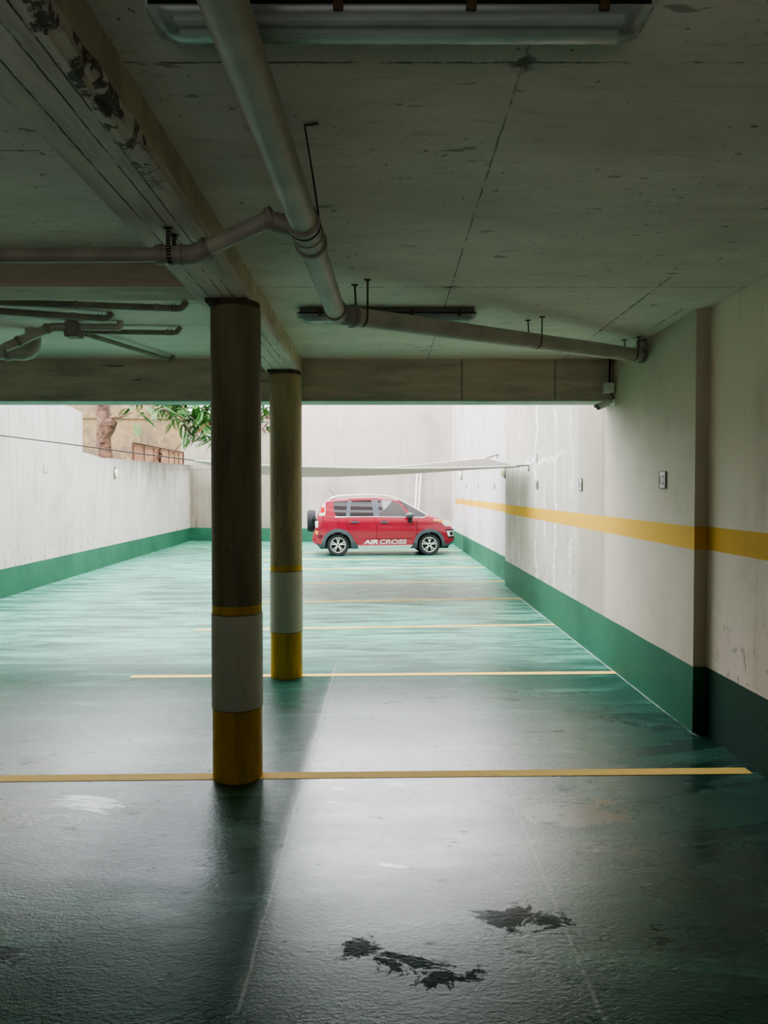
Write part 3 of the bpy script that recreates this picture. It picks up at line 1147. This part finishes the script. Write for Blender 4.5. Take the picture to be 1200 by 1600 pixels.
bm = BM()
grid = []
for i in range(NS + 1):
    t = i / NS
    a, b, c = (P(*lerp_list(l, t)) for l in (front, belly, back))
    col = []
    for j in range(13):
        s_ = j / 12
        # curve through a (s=0), b (s=.5), c (s=1)
        q = a * ((1 - s_) * (1 - 2 * s_)) + b * (4 * s_ * (1 - s_)) + c * (s_ * (2 * s_ - 1))
        col.append(bm.verts.new(q))
    grid.append(col)
for A_, B_ in zip(grid, grid[1:]):
    for j in range(12):
        bm.faces.new((A_[j], A_[j + 1], B_[j + 1], B_[j]))
sl = P(305, 719.5, 11.7)
sail = thing('shade_sail', 'grey shade sail sagging on cords across the yard above the car', 'shade sail', (sl.x, sl.y, 0))
L = Vector(sail.location)
mk('cloth', off(bm, L), M['sail'], sail, 80)
for nm, l in (('hem', front), ('hem', back)):
    bm = BM()
    tube(bm, [P(*lerp_list(l, i / NS)) for i in range(NS + 1)], .012, 8)
    mk(nm, off(bm, L), M['pole'], sail, 60)
bm = BM()
tube(bm, [P(*front[-1]), PX(829, 727, 2.235)], .009, 8)
mk('corner_cord', off(bm, L), M['rope'], sail, 60)
bm = BM()
tube(bm, [P(*back[-1]), PX(779, 710, 2.36)], .010, 8)
mk('corner_cord', off(bm, L), M['rope'], sail, 60)
for p in (PX(829, 727, 2.235), PX(779, 710, 2.36)):
    bm = BM()
    tube(bm, [p + Vector((.02, 0, .0)), p + Vector((-.03, 0, 0)), p + Vector((-.03, 0, -.09))], .012, 8)
    mk('hook', off(bm, L), M['steel'], sail, 60)
bm = BM()
wp = [P(305, 719.5, 11.7)]
for (px, py, yy) in ((200, 706.5, 11.8), (100, 693, 11.85), (0, 680.5, 11.9), (-45, 674, 11.92)):
    wp.append(P(px, py, yy))
tube(bm, wp, .0085, 8)
mk('anchor_wire', off(bm, L), M['rope'], sail, 60)
bm = BM()
tube(bm, [P(360, 734, 13.7), Vector((LW(22.5), 22.5, P(300, 733, 22.5).z))], .006, 8)
mk('anchor_wire', off(bm, L), M['rope'], sail, 60)

# leaning poles behind the car
for (a, b, lab) in (((652.5, 732), (645.5, 849), 'white pole leaning on the back wall behind the car, left one of the pair'),
                    ((658.5, 732), (650, 849), 'white pole leaning on the back wall behind the car, right one of the pair')):
    top = P(a[0], a[1], BW(1.2) - .12)
    bot = PZ(b[0], b[1], 0.0)
    bm = BM()
    tube(bm, [bot + Vector((0, 0, .03)), top], .038, 14)
    box(bm, bot + Vector((-.05, -.05, 0)), bot + Vector((.05, .05, .035)), .006)
    tag(mk('leaning_pole', bm, M['pole'], None, 40), lab, 'pole', 'poles leaning behind the car')

# ------------------------------------------------------------------ tree behind the left wall
rt = random.Random(3)
tb = P(166, 712, 18.9)
tree = thing('tree', 'pinkish-brown tree with a knotted trunk behind the left wall, feathery leaves overhanging', 'tree', (tb.x, tb.y, 2.25))
L = Vector(tree.location)
bm = BM()
tp = [Vector((tb.x, tb.y, 2.22))] + [P(px, py, 18.9) for px, py in ((164, 715), (163, 698), (161, 683), (166, 668), (163, 652), (158, 636), (156, 620), (152, 590), (150, 555))]
trr = [.24, .19, .17, .17, .24, .18, .19, .19, .17, .15]
tube(bm, tp, trr, 18)
kn = P(176, 660, 18.8)
bmesh.ops.create_icosphere(bm, subdivisions=3, radius=.13, matrix=Matrix.Translation(kn + Vector((-.06, 0, -.02))) @ Matrix.Diagonal((1.25, 1.1, 1.0, 1)))
kn = P(158, 690, 18.8)
bmesh.ops.create_icosphere(bm, subdivisions=3, radius=.10, matrix=Matrix.Translation(kn + Vector((.05, 0, 0))))
for v in bm.verts:
    v.co += Vector((rt.uniform(-1, 1), rt.uniform(-1, 1), rt.uniform(-1, 1))) * .02
mk('trunk', off(bm, L), M['bark'], tree, 60)
limbs = [[tp[-1], P(230, 575, 19.5), P(300, 590, 21), P(345, 632, 22.5)],
         [tp[-1], P(150, 480, 18.5), P(190, 420, 19.5)],
         [P(230, 575, 19.5), P(310, 560, 21), P(400, 600, 23)],
         [tp[-1], P(200, 600, 19), P(232, 624, 19.6)],
         [tp[5], P(190, 652, 18.6), P(208, 644, 18.9)]]
for l in limbs:
    bm = BM()
    pp = fillet(l, .6, 5)
    tube(bm, pp, [.10 * (1 - .8 * i / (len(pp) - 1)) * (.45 if l is limbs[-1] else 1) for i in range(len(pp))], 10)
    mk('branch', off(bm, L), M['bark'], tree, 60)


def frond(bm, base, d, ln, droop):
    """one feathery leaf: a midrib with pairs of leaflets"""
    d = d.normalized()
    side = d.cross(Vector((0, 0, 1)))
    if side.length < .1:
        side = Vector((1, 0, 0))
    side.normalize()
    nP = 11
    for i in range(1, nP + 1):
        t = i / nP
        p = base + d * ln * t + Vector((0, 0, -droop * t * t * ln))
        ll = ln * .36 * math.sin(math.pi * min(1, .18 + t * .75))
        wd = ln * .085
        for s_ in (-1, 1):
            e = p + side * s_ * ll + d * ll * .35 + Vector((0, 0, -ll * .25))
            m_ = (p + e) * .5 + d * wd
            k_ = (p + e) * .5 - d * wd
            bm.faces.new([bm.verts.new(q) for q in (p, m_, e, k_)])


bm = BM()
bd = BM()
clusters = [((318, 662), 22, 44, .6), ((330, 640), 22.5, 36, .6), ((302, 640), 21.5, 34, .55), ((280, 642), 21.3, 22, .5), ((262, 636), 21, 12, .4), ((330, 680), 22.6, 10, .35), ((345, 660), 23, 22, .5),
            ((412, 640), 23.5, 18, .45), ((414, 655), 23.5, 10, .35), ((208, 636), 19.3, 9, .35), ((270, 632), 21, 9, .4), ((380, 640), 23.3, 24, .6), ((200, 560), 19, 40, 1.4), ((300, 560), 21, 40, 1.4), ((380, 580), 23, 30, 1.0)]
for (c, y, k, sp) in clusters:
    o_ = P(c[0], c[1], y)
    for i in range(int(k * 1.5)):
        b_ = o_ + Vector((rt.gauss(0, sp * .5), rt.gauss(0, sp * .6), rt.gauss(0, sp * .42)))
        d_ = Vector((rt.uniform(-1, 1), rt.uniform(-1, 1), rt.uniform(-.7, .15)))
        frond(bd if rt.random() < .13 else bm, b_, d_, rt.uniform(.26, .46), rt.uniform(.1, .5))
fo = mk('foliage', off(bm, L), M['leaf'], tree, None)
fo['kind'] = 'stuff'
fo = mk('dry_foliage', off(bd, L), M['leaf_dry'], tree, None)
fo['kind'] = 'stuff'
# twigs
for a, b, c in (((265, 712), (285, 692), (300, 676)), ((286, 700), (300, 688), (312, 672)), ((245, 640), (252, 634), (262, 628)), ((236, 640), (245, 634), (248, 622))):
    bm = BM()
    tube(bm, fillet([P(*a, 22.2), P(*b, 22.2), P(*c, 22.0)], .2, 4), .012, 6)
    mk('twig', off(bm, L), M['rust'], tree, None)

# rusty fence panel on the terrace
a0, a1 = P(204, 718, 22.0), P(288, 727, 26.3)
h0, h1 = P(207.5, 692, 22.0), P(286, 706.5, 26.3)
lo0 = Vector((h0.x, h0.y, 2.25))
lo1 = Vector((h1.x, h1.y, 2.25))
fence = thing('rusty_gate', 'rusty iron gate panel with scrollwork standing on the terrace behind the left wall', 'gate', (h0.x, h0.y, 2.25))
L = Vector(fence.location)
bm = BM()
tube(bm, [lo0, h0, h1, lo1], .035, 8)
mid = lambda t, z: (lo0 + (lo1 - lo0) * t) * (1 - z) + (h0 + (h1 - h0) * t) * z
tube(bm, [mid(0, .05), mid(1, .05)], .03, 8)
tube(bm, [mid(.5, 0), mid(.5, 1)], .035, 8)
mk('frame', off(bm, L), M['rust'], fence, 40)
for t in (.2, .38, .68, .8, .9):
    bm = BM()
    tube(bm, [mid(t, .05), mid(t, 1)], .014, 8)
    mk('bar', off(bm, L), M['rust'], fence, 40)
bm = BM()
sp = []
for i in range(30):
    a = i / 29 * 2.4 * math.pi
    r = .16 * (1 - i / 40)
    sp.append(mid(.46, .72) + Vector((math.cos(a) * r * .6, math.cos(a) * r * .8, math.sin(a) * r)))
tube(bm, sp, .018, 6)
mk('scroll', off(bm, L), M['rust'], fence, 40)
bm = BM()
q = [mid(0.02, 0), mid(.98, 0), mid(.98, .97), mid(.02, .97)]
bk = Vector((-.04, .05, 0))
prism_v = [bm.verts.new(p + bk) for p in q]
bm.faces.new(prism_v)
mk('backing_sheet', off(bm, L), M['rust_sheet'], fence, None)

# ------------------------------------------------------------------ car
PXM = 230.0
cu = lambda cx: (cx - 619) / PXM
cz = lambda cy: (515 - cy) / PXM
YAW = math.radians(5.5)
car = thing('car', 'red compact crossover with rear spare wheel parked by the back wall', 'car', (-.075, 21.05, 0), YAW)


def interp(tab, x):
    if x <= tab[0][0]:
        return tab[0][1]
    for (a, b), (c, d) in zip(tab, tab[1:]):
        if x <= c:
            return b + (d - b) * (x - a) / (c - a)
    return tab[-1][1]


TOP = [(cu(a), cz(b)) for a, b in ((168, 398), (172, 368), (186, 330), (200, 258), (222, 196), (246, 161), (280, 153), (340, 148), (450, 144), (560, 144), (640, 150), (700, 160), (740, 176), (800, 208), (860, 240), (895, 256), (930, 262), (980, 276), (1020, 293), (1050, 316), (1068, 345), (1076, 380), (1079, 405))]
BOT = [(cu(a), cz(b)) for a, b in ((168, 412), (176, 440), (188, 450), (206, 461), (240, 466), (800, 466), (1000, 460), (1040, 452), (1065, 440), (1076, 420), (1079, 410))]
WR = (cu(328), cz(450))
WF = (cu(910), cz(443))
RW = .302
AR = .372
ZB = lambda x: interp(BOT, x)


def zbot(x):
    z = ZB(x)
    for c in (WR, WF):
        d = abs(x - c[0])
        if d < AR:
            z = max(z, RW + math.sqrt(AR * AR - d * d))
    return z


def wid(x, z):
    w = .845 - .02 * ((z - .72) / .35) ** 2 if z < .98 else .834
    if z > .98:
        t = (z - .98) / .64
        w -= .19 * t ** 1.15
    if z < .42:
        w -= .04 * ((.42 - z) / .2) ** 2
    s = max(0, min(1, (x - 1.15) / .85))
    w *= 1 - .26 * s ** 2.6
    s = max(0, min(1, (-x - 1.25) / .71))
    w *= 1 - .16 * s ** 2.4
    # shoulder crease and door hollow
    w += .008 * math.exp(-((z - .93) / .05) ** 2) - .010 * math.exp(-((z - .52) / .09) ** 2)
    return w


xs = set(cu(168) + (cu(1079) - cu(168)) * i / 110 for i in range(111))
for c in (WR, WF):
    for k in range(17):
        xs.add(c[0] + AR * math.cos(math.pi * k / 16))
    xs.add(c[0] + AR + .002)
    xs.add(c[0] - AR - .002)
xs |= {a for a, b in TOP} | {a for a, b in BOT}
xs = sorted(xs)
xs = [x for i, x in enumerate(xs) if i == 0 or x - xs[i - 1] > .0008]
bm = BM()
rings = []
for x in xs:
    zb_, zt_ = zbot(x), interp(TOP, x)
    zb_ = min(zb_, zt_ - .02)
    rc = min(.085, (zt_ - zb_) * .4)
    half = []
    zs = zt_ - rc
    half.append((0, zb_))
    half.append((wid(x, zb_) * .93, zb_))
    for j in range(15):
        z = zb_ + (zs - zb_) * j / 14
        half.append((wid(x, z), z))
    ws = wid(x, zs)
    for j in range(1, 7):
        a = math.pi / 2 * j / 6
        half.append((ws - .16 * (1 - math.cos(a)), zs + rc * .93 * math.sin(a)))
    half.append((ws * .4, zt_ - rc * .02))
    half.append((0, zt_))
    rings.append([bm.verts.new((x, -y, z)) for y, z in half] + [bm.verts.new((x, y, z)) for y, z in half[-2:0:-1]])
for A_, B_ in zip(rings, rings[1:]):
    k = len(A_)
    for j in range(k):
        bm.faces.new((A_[j], A_[(j + 1) % k], B_[(j + 1) % k], B_[j]))
bm.faces.new(rings[0])
bm.faces.new(rings[-1])
mk('body', bm, M['red'], car, 28)
# dark underbody and wheel wells
bm = BM()
box(bm, (cu(215), -.66, .19), (cu(1040), .66, .55), .03)
mk('underbody', bm, M['black'], car, 40)


def patch(poly, offs=.006, mat=None, name='panel', parent=None, step=.05, depth=.02, px=True, far=False):
    """a panel that follows the body side; poly in picture units of the side view"""
    pts = [(cu(a), cz(b)) for a, b in poly] if px else poly
    bm = BM()
    f = bm.faces.new([bm.verts.new((a, 0, b)) for a, b in pts])
    x0, x1 = min(p[0] for p in pts), max(p[0] for p in pts)
    y0, y1 = min(p[1] for p in pts), max(p[1] for p in pts)
    bmesh.ops.triangulate(bm, faces=bm.faces[:])
    k = x0 + step
    while k < x1:
        bmesh.ops.bisect_plane(bm, geom=bm.verts[:] + bm.edges[:] + bm.faces[:], plane_co=(k, 0, 0), plane_no=(1, 0, 0), dist=1e-6)
        k += step
    k = y0 + step
    while k < y1:
        bmesh.ops.bisect_plane(bm, geom=bm.verts[:] + bm.edges[:] + bm.faces[:], plane_co=(0, 0, k), plane_no=(0, 0, 1), dist=1e-6)
        k += step
    be = [e for e in bm.edges if len(e.link_faces) == 1]
    sg = 1 if far else -1
    for v in bm.verts:
        v.co.y = sg * (wid(v.co.x, v.co.z) + offs)
    r = bmesh.ops.extrude_edge_only(bm, edges=be)
    for g in r['geom']:
        if isinstance(g, bmesh.types.BMVert):
            g.co.y -= sg * (depth + offs)
    return mk(name, bm, mat, parent if parent is not None else car, 40)


def rnd(poly, r=6, seg=4):
    """round the corners of a picture-space polygon"""
    out = []
    k = len(poly)
    for i in range(k):
        a, b, c = (Vector((*poly[(i + d) % k], 0)) for d in (-1, 0, 1))
        d1, d2 = (a - b), (c - b)
        rr = min(r, d1.length * .45, d2.length * .45)
        p, q = b + d1.normalized() * rr, b + d2.normalized() * rr
        for j in range(seg + 1):
            t = j / seg
            m = p * (1 - t) ** 2 + b * 2 * t * (1 - t) + q * t * t
            out.append((m.x, m.y))
    return out


ROOFZ = 160
# doors first, then what sits on them
arc = [(WR[0] + .455 * math.cos(a), RW + .455 * math.sin(a)) for a in [math.radians(q) for q in (62, 48, 34, 22)]]
inv = lambda p: (p[0] * PXM + 619, 515 - p[1] * PXM)
rear_door = patch([(378, 266), (556, 266), (568, 330), (566, 446), (452, 446)] + [inv(p) for p in arc[::-1]][:3] + [(392, 330)], .004, M['red'], 'rear_door', depth=.01)
front_door = patch([(562, 266), (800, 268), (822, 300), (826, 360), (816, 446), (571, 446), (573, 330)], .004, M['red'], 'front_door', depth=.01)
for poly in ([(558.5, 264), (561, 264), (572, 330), (570.5, 450), (566.5, 450), (569, 330)],
             [(824, 290), (827.5, 292), (830, 360), (820, 450), (816.5, 450), (826, 360)],
             [(374, 264), (377, 264), (391, 330), (420, 392), (417.5, 395), (388, 332)],
             [(232, 262), (235, 262), (232, 330), (215, 345), (190, 350), (190, 347), (213, 342), (229, 328)]):
    patch(poly, .0052, M['gap'], 'panel_gap', depth=.005, step=.2)
# glass house
patch(rnd([(390, 166), (415, 165), (405, 264), (372, 264)], 3), .006, M['pillar_trim'], 'pillar_trim')
patch(rnd([(540, 160), (582, 160), (590, 264), (552, 264)], 3), .006, M['pillar_trim'], 'pillar_trim')
patch(rnd([(298, 178), (306, 171), (390, 167), (376, 263), (322, 263), (304, 240)], 8), .009, M['glass'], 'quarter_window')
patch(rnd([(412, 168), (540, 163), (553, 263), (402, 263)], 7), .009, M['glass'], 'side_window', rear_door)
patch(rnd([(580, 164), (660, 166), (712, 180), (740, 212), (774, 266), (589, 263)], 7), .009, M['glass'], 'side_window', front_door)
patch(rnd([(712, 160), (740, 176), (800, 209), (872, 247), (884, 258), (866, 269), (806, 269)], 3), .008, M['glass'], 'front_quarter_window')
patch([(306, 264), (376, 264.5), (552, 264.5), (800, 268), (868, 270), (890, 260), (893, 263), (870, 275), (800, 271.5), (552, 268), (400, 268), (376, 270), (312, 271)], .008, M['silver'], 'belt_trim', depth=.012)
patch([(394, 153), (560, 150), (650, 156), (716, 168), (712, 176), (650, 165), (560, 160), (394, 163)], .007, M['red'], 'roof_edge', depth=.012)
# windscreen laid on the top surface
bm = BM()
gr = []
for i in range(13):
    x = cu(712) + (cu(893) - cu(712)) * i / 12
    row = []
    for j in range(9):
        s_ = -1 + 2 * j / 8
        zt_ = interp(TOP, x)
        hw = wid(x, zt_ - .085) - .13
        row.append(bm.verts.new((x, s_ * hw, zt_ + .006)))
    gr.append(row)
for A_, B_ in zip(gr, gr[1:]):
    for j in range(8):
        bm.faces.new((A_[j], A_[j + 1], B_[j + 1], B_[j]))
mk('windscreen', bm, M['glass'], car, 60)
bm = BM()
tube(bm, [(cu(880), -.45, cz(252)), (cu(905), -.2, cz(254)), (cu(898), .3, cz(252))], .012, 8)
mk('wiper', bm, M['black'], car, 40)
# rails: one arch from bonnet to tail on each side
for s_ in (-1, 1):
    bm = BM()
    pp = []
    for a, b in ((282, 157), (300, 146), (330, 137), (400, 132), (480, 130), (560, 130), (620, 134), (670, 142), (705, 152), (740, 170), (800, 203), (860, 238), (894, 257)):
        x, z = cu(a), cz(b)
        pp.append((x, s_ * (wid(x, min(z, 1.6) - .07) - .05), z))
    tube(bm, pp, .029, 10, flat=.8)
    rail = mk('roof_rail', bm, M['silver'], car, 60)
bm = BM()
tube(bm, [(cu(316), -.35, cz(140)), (cu(272), -.35, cz(88))], [.008, .004], 8)
mk('aerial', bm, M['black'], car, 40)


# arches: grey cladding rings, sills and bumpers
def flare(c, a0, a1, r0, r1, tails):
    pts = []
    for k in range(25):
        a = math.radians(a0 + (a1 - a0) * k / 24)
        pts.append((c[0] + r1 * math.cos(a), RW + r1 * math.sin(a)))
    pts += tails[1]
    for k in range(25):
        a = math.radians(a1 + (a0 - a1) * k / 24)
        pts.append((c[0] + r0 * math.cos(a), RW + r0 * math.sin(a)))
    pts += tails[0]
    return pts


zc = lambda a, b: (cu(a), cz(b))
for far in (False, True):
    patch(flare(WR, 8, 172, .355, .45, ([zc(412, 470), zc(458, 470), zc(452, 446)], [zc(222, 462), zc(246, 467)])), .028, M['clad'], 'wheel_arch', px=False, far=far)
    patch(flare(WF, 6, 174, .355, .442, ([zc(992, 460), zc(1014, 458)], [zc(802, 448), zc(796, 468), zc(832, 470)])), .028, M['clad'], 'wheel_arch', px=False, far=far)
patch([(452, 440), (802, 440), (794, 470), (452, 470)], .012, M['red'], 'sill', depth=.05)
patch(rnd([(455, 451), (802, 448), (782, 468), (455, 472)], 3), .07, M['silver'], 'side_step', depth=.06)
patch([(172, 430), (200, 440), (242, 440), (240, 466), (206, 462), (186, 450)], .012, M['clad'], 'rear_bumper_cladding')
patch([(176, 434), (182, 434), (212, 459), (205, 463), (188, 452)], .02, M['silver'], 'skid_trim')
patch([(1000, 440), (1040, 440), (1074, 416), (1070, 436), (1040, 455), (1000, 460)], .012, M['clad'], 'front_bumper_cladding')
patch([(488, 412), (500, 405), (790, 403), (800, 415), (796, 408), (500, 409)], .006, M['gap'], 'panel_gap', depth=.005)


def wheel(x, side, name='wheel'):
    """lathe about the car's cross axis; face towards side"""
    w = bpy.data.objects.new(name, None)
    COL.objects.link(w)
    w.parent = car
    w.location = (x, side * .79, RW)
    w.rotation_euler = (math.pi / 2 * (1 if side < 0 else -1), 0, 0)
    return w


def wheel_parts(w, hubcap=True):
    bm = BM()
    lathe(bm, [(.20, -.17), (.27, -.175), (.296, -.16), (.302, -.13), (.302, -.04), (.297, -.01), (.275, .012), (.235, .016), (.212, .006), (.205, -.02), (.205, -.16), (.20, -.17)], 48)
    mk('tire', bm, M['tire'], w, 35)
    bm = BM()
    lathe(bm, [(0, -.05), (.205, -.04), (.208, -.03)], 40)
    mk('dark_dish', bm, M['black'], w, 40)
    bm = BM()
    lathe(bm, [(.190, -.03), (.194, .002), (.206, .006), (.212, .0), (.208, -.04)], 48)
    for k in range(5):
        a0 = 2 * math.pi * k / 5 + .3
        for s_ in (-1, 1):
            a_in = a0 + s_ * .20
            a_mid = a0 + s_ * .24
            a_out = a0 + s_ * .20
            pl = [Vector((math.cos(a_in) * .045, math.sin(a_in) * .045, -.002)), Vector((math.cos(a_mid - s_ * .1) * .11, math.sin(a_mid - s_ * .1) * .11, .004)), Vector((math.cos(a_out) * .195, math.sin(a_out) * .195, -.002))]
            tube(bm, fillet(pl, .05, 4), .0135, 8, flat=1.0)
    lathe(bm, [(.05, -.02), (.05, .004), (.03, .008), (0, .008)], 20)
    mk('alloy_rim', bm, M['alloy'], w, 40)
    bm = BM()
    lathe(bm, [(.022, .006), (.022, .012), (0, .013)], 16)
    mk('hub_cap', bm, M['black'], w, 40)


for x in (WR[0], WF[0]):
    for s_ in (-1, 1):
        wheel_parts(wheel(x, s_))
# spare wheel on the tail
sw = bpy.data.objects.new('spare_wheel', None)
COL.objects.link(sw)
sw.parent = car
sw.location = (cu(137), 0.02, cz(299))
sw.rotation_euler = (0, -math.pi / 2, 0)
bm = BM()
lathe(bm, [(.20, -.215), (.285, -.215), (.303, -.195), (.307, -.15), (.307, -.05), (.300, -.02), (.275, .012), (.235, .016), (.212, .006), (.205, -.02), (.205, -.16), (.20, -.215)], 48)
mk('tire', bm, M['tire'], sw, 35)
bm = BM()
lathe(bm, [(0, .012), (.12, .012), (.205, .004), (.21, -.02), (.2, -.12), (0, -.12)], 40)
mk('wheel_cover', bm, M['silver'], sw, 35)
bm = BM()
box(bm, (cu(176), -.62, cz(318)), (cu(205), -.2, cz(282)), .02)
tube(bm, [(cu(186), -.55, cz(270)), (cu(172), -.4, cz(285)), (cu(172), -.1, cz(300))], .03, 10)
mk('spare_wheel_carrier', bm, M['black'], car, 40)

# lamps
tl = patch(rnd([(238, 176), (249, 178), (250, 240), (246, 259), (208, 262), (216, 222)], 5), .012, M['lens'], 'tail_lamp')
patch(rnd([(222, 208), (245, 205), (244, 240), (215, 242)], 4), .017, M['red_lens'], 'red_lens', tl, depth=.006)
patch(rnd([(184, 294), (204, 292), (202, 334), (186, 336)], 4), .012, M['lens'], 'rear_reflector')
patch(rnd([(186, 354), (206, 356), (202, 378), (184, 376)], 3), .010, M['amber'], 'bumper_lamp')
hl = patch(rnd([(934, 282), (1000, 287), (1046, 298), (1066, 330), (1012, 329), (986, 304), (932, 294)], 4), .010, M['lens'], 'headlamp')
patch(rnd([(936, 284), (990, 289), (1000, 297), (986, 302), (934, 292)], 2), .015, M['amber'], 'amber_lens', hl, depth=.006)
patch([(1015, 350), (1074, 348), (1072, 356), (1018, 358)], .008, M['black'], 'grille_slot')
fg = patch(rnd([(1022, 360), (1066, 359), (1072, 392), (1034, 395)], 5), .012, M['silver'], 'fog_lamp_surround')
patch(rnd([(1044, 366), (1066, 364), (1068, 388), (1046, 390)], 6), .018, M['black'], 'fog_lamp', fg, depth=.008)
patch([(1030, 398), (1074, 396), (1074, 408), (1034, 406)], .008, M['black'], 'grille_slot')
patch(rnd([(202, 384), (232, 380), (226, 402), (212, 404)], 4), .007, M['gap'], 'bumper_vent')
# handles
for (a, d_) in ((432, rear_door), (620, front_door)):
    patch(rnd([(a - 22, 300), (a - 6, 288), (a + 8, 288), (a + 24, 300), (a + 8, 312), (a - 8, 312)], 6), .006, M['gap'], 'handle_recess', d_, depth=.006)
    patch(rnd([(a - 28, 296), (a + 28, 296), (a + 28, 305), (a - 28, 305)], 4), .03, M['clad'], 'door_handle', d_, depth=.02)
# mirror
bm = BM()
mx_, mz_ = cu(778), cz(258)
bmesh.ops.create_uvsphere(bm, u_segments=20, v_segments=12, radius=1, matrix=Matrix.Translation((mx_, -.97, mz_)) @ Matrix.Diagonal((.115, .10, .075, 1)))
mir = mk('door_mirror', bm, M['clad'], car, 60)
bm = BM()
bmesh.ops.create_uvsphere(bm, u_segments=20, v_segments=12, radius=1, matrix=Matrix.Translation((mx_, -.975, mz_ + .012)) @ Matrix.Diagonal((.112, .10, .066, 1)))
for v in [v for v in bm.verts if v.co.z < mz_ + .02]:
    bm.verts.remove(v)
mk('mirror_cap', bm, M['lamp_house'], mir, 60)
bm = BM()
box(bm, (mx_ - .03, -.96, mz_ - .19), (mx_ + .075, -.80, mz_ - .04), .02)
mk('mirror_foot', bm, M['black'], mir, 40)

# lettering along the sill
def letter(body, x0, x1, z0, z1, outline, fat, name):
    bm = text_mesh(body, 1.0, outline, fat, .12)
    xs_ = [v.co.x for v in bm.verts]
    ys_ = [v.co.y for v in bm.verts]
    a0, a1, b0, b1 = min(xs_), max(xs_), min(ys_), max(ys_)
    for v in bm.verts:
        x = cu(x0 + (v.co.x - a0) / (a1 - a0) * (x1 - x0))
        z = cz(z0) + (v.co.y - b0) / (b1 - b0) * (cz(z1) - cz(z0))
        v.co = Vector((x, -(wid(x, z) + .014 + (v.co.z * .05 if outline else 0)), z))
    return mk(name, bm, M['silver'], car, None)


letter('AIR', 490, 583, 440, 412, 0, .035, 'lettering')
letter('CROSS', 590, 762, 440, 412, .028, .0, 'lettering')

# ------------------------------------------------------------------ light
w = bpy.data.worlds.new('overcast_sky')
SC.world = w
w.use_nodes = True
bg = w.node_tree.nodes['Background']
tc = w.node_tree.nodes.new('ShaderNodeTexCoord')
sx = w.node_tree.nodes.new('ShaderNodeSeparateXYZ')
mr = w.node_tree.nodes.new('ShaderNodeMapRange')
mr.inputs['From Min'].default_value = -.1
mr.inputs['From Max'].default_value = .9
rp = w.node_tree.nodes.new('ShaderNodeValToRGB')
rp.color_ramp.elements[0].color = (.76, .80, .86, 1)
rp.color_ramp.elements[1].color = (.97, 1.0, 1.06, 1)
w.node_tree.links.new(tc.outputs['Generated'], sx.inputs[0])
w.node_tree.links.new(sx.outputs[2], mr.inputs['Value'])
w.node_tree.links.new(mr.outputs[0], rp.inputs[0])
w.node_tree.links.new(rp.outputs[0], bg.inputs['Color'])
bg.inputs['Strength'].default_value = 3.2

# added fill lamp low behind the viewer, tilted up to brighten the ceiling
ld = bpy.data.lights.new('fill_lamp', 'AREA')
ld.shape = 'RECTANGLE'
ld.size = 5.5
ld.size_y = 2.0
ld.energy = 14
ld.spread = math.radians(100)
ld.color = (1, .99, .95)
lo_ = bpy.data.objects.new('fill_lamp', ld)
COL.objects.link(lo_)
lo_.location = (-1.4, -4.6, .9)
lo_.rotation_euler = (math.radians(90 + 42), 0, 0)

SC.view_settings.view_transform = 'AgX'
SC.view_settings.look = 'AgX - Medium High Contrast'
SC.view_settings.exposure = 1.5
SC.cycles.max_bounces = 10
SC.cycles.diffuse_bounces = 7
SC.cycles.use_denoising = True
SC.cycles.sample_clamp_indirect = 8
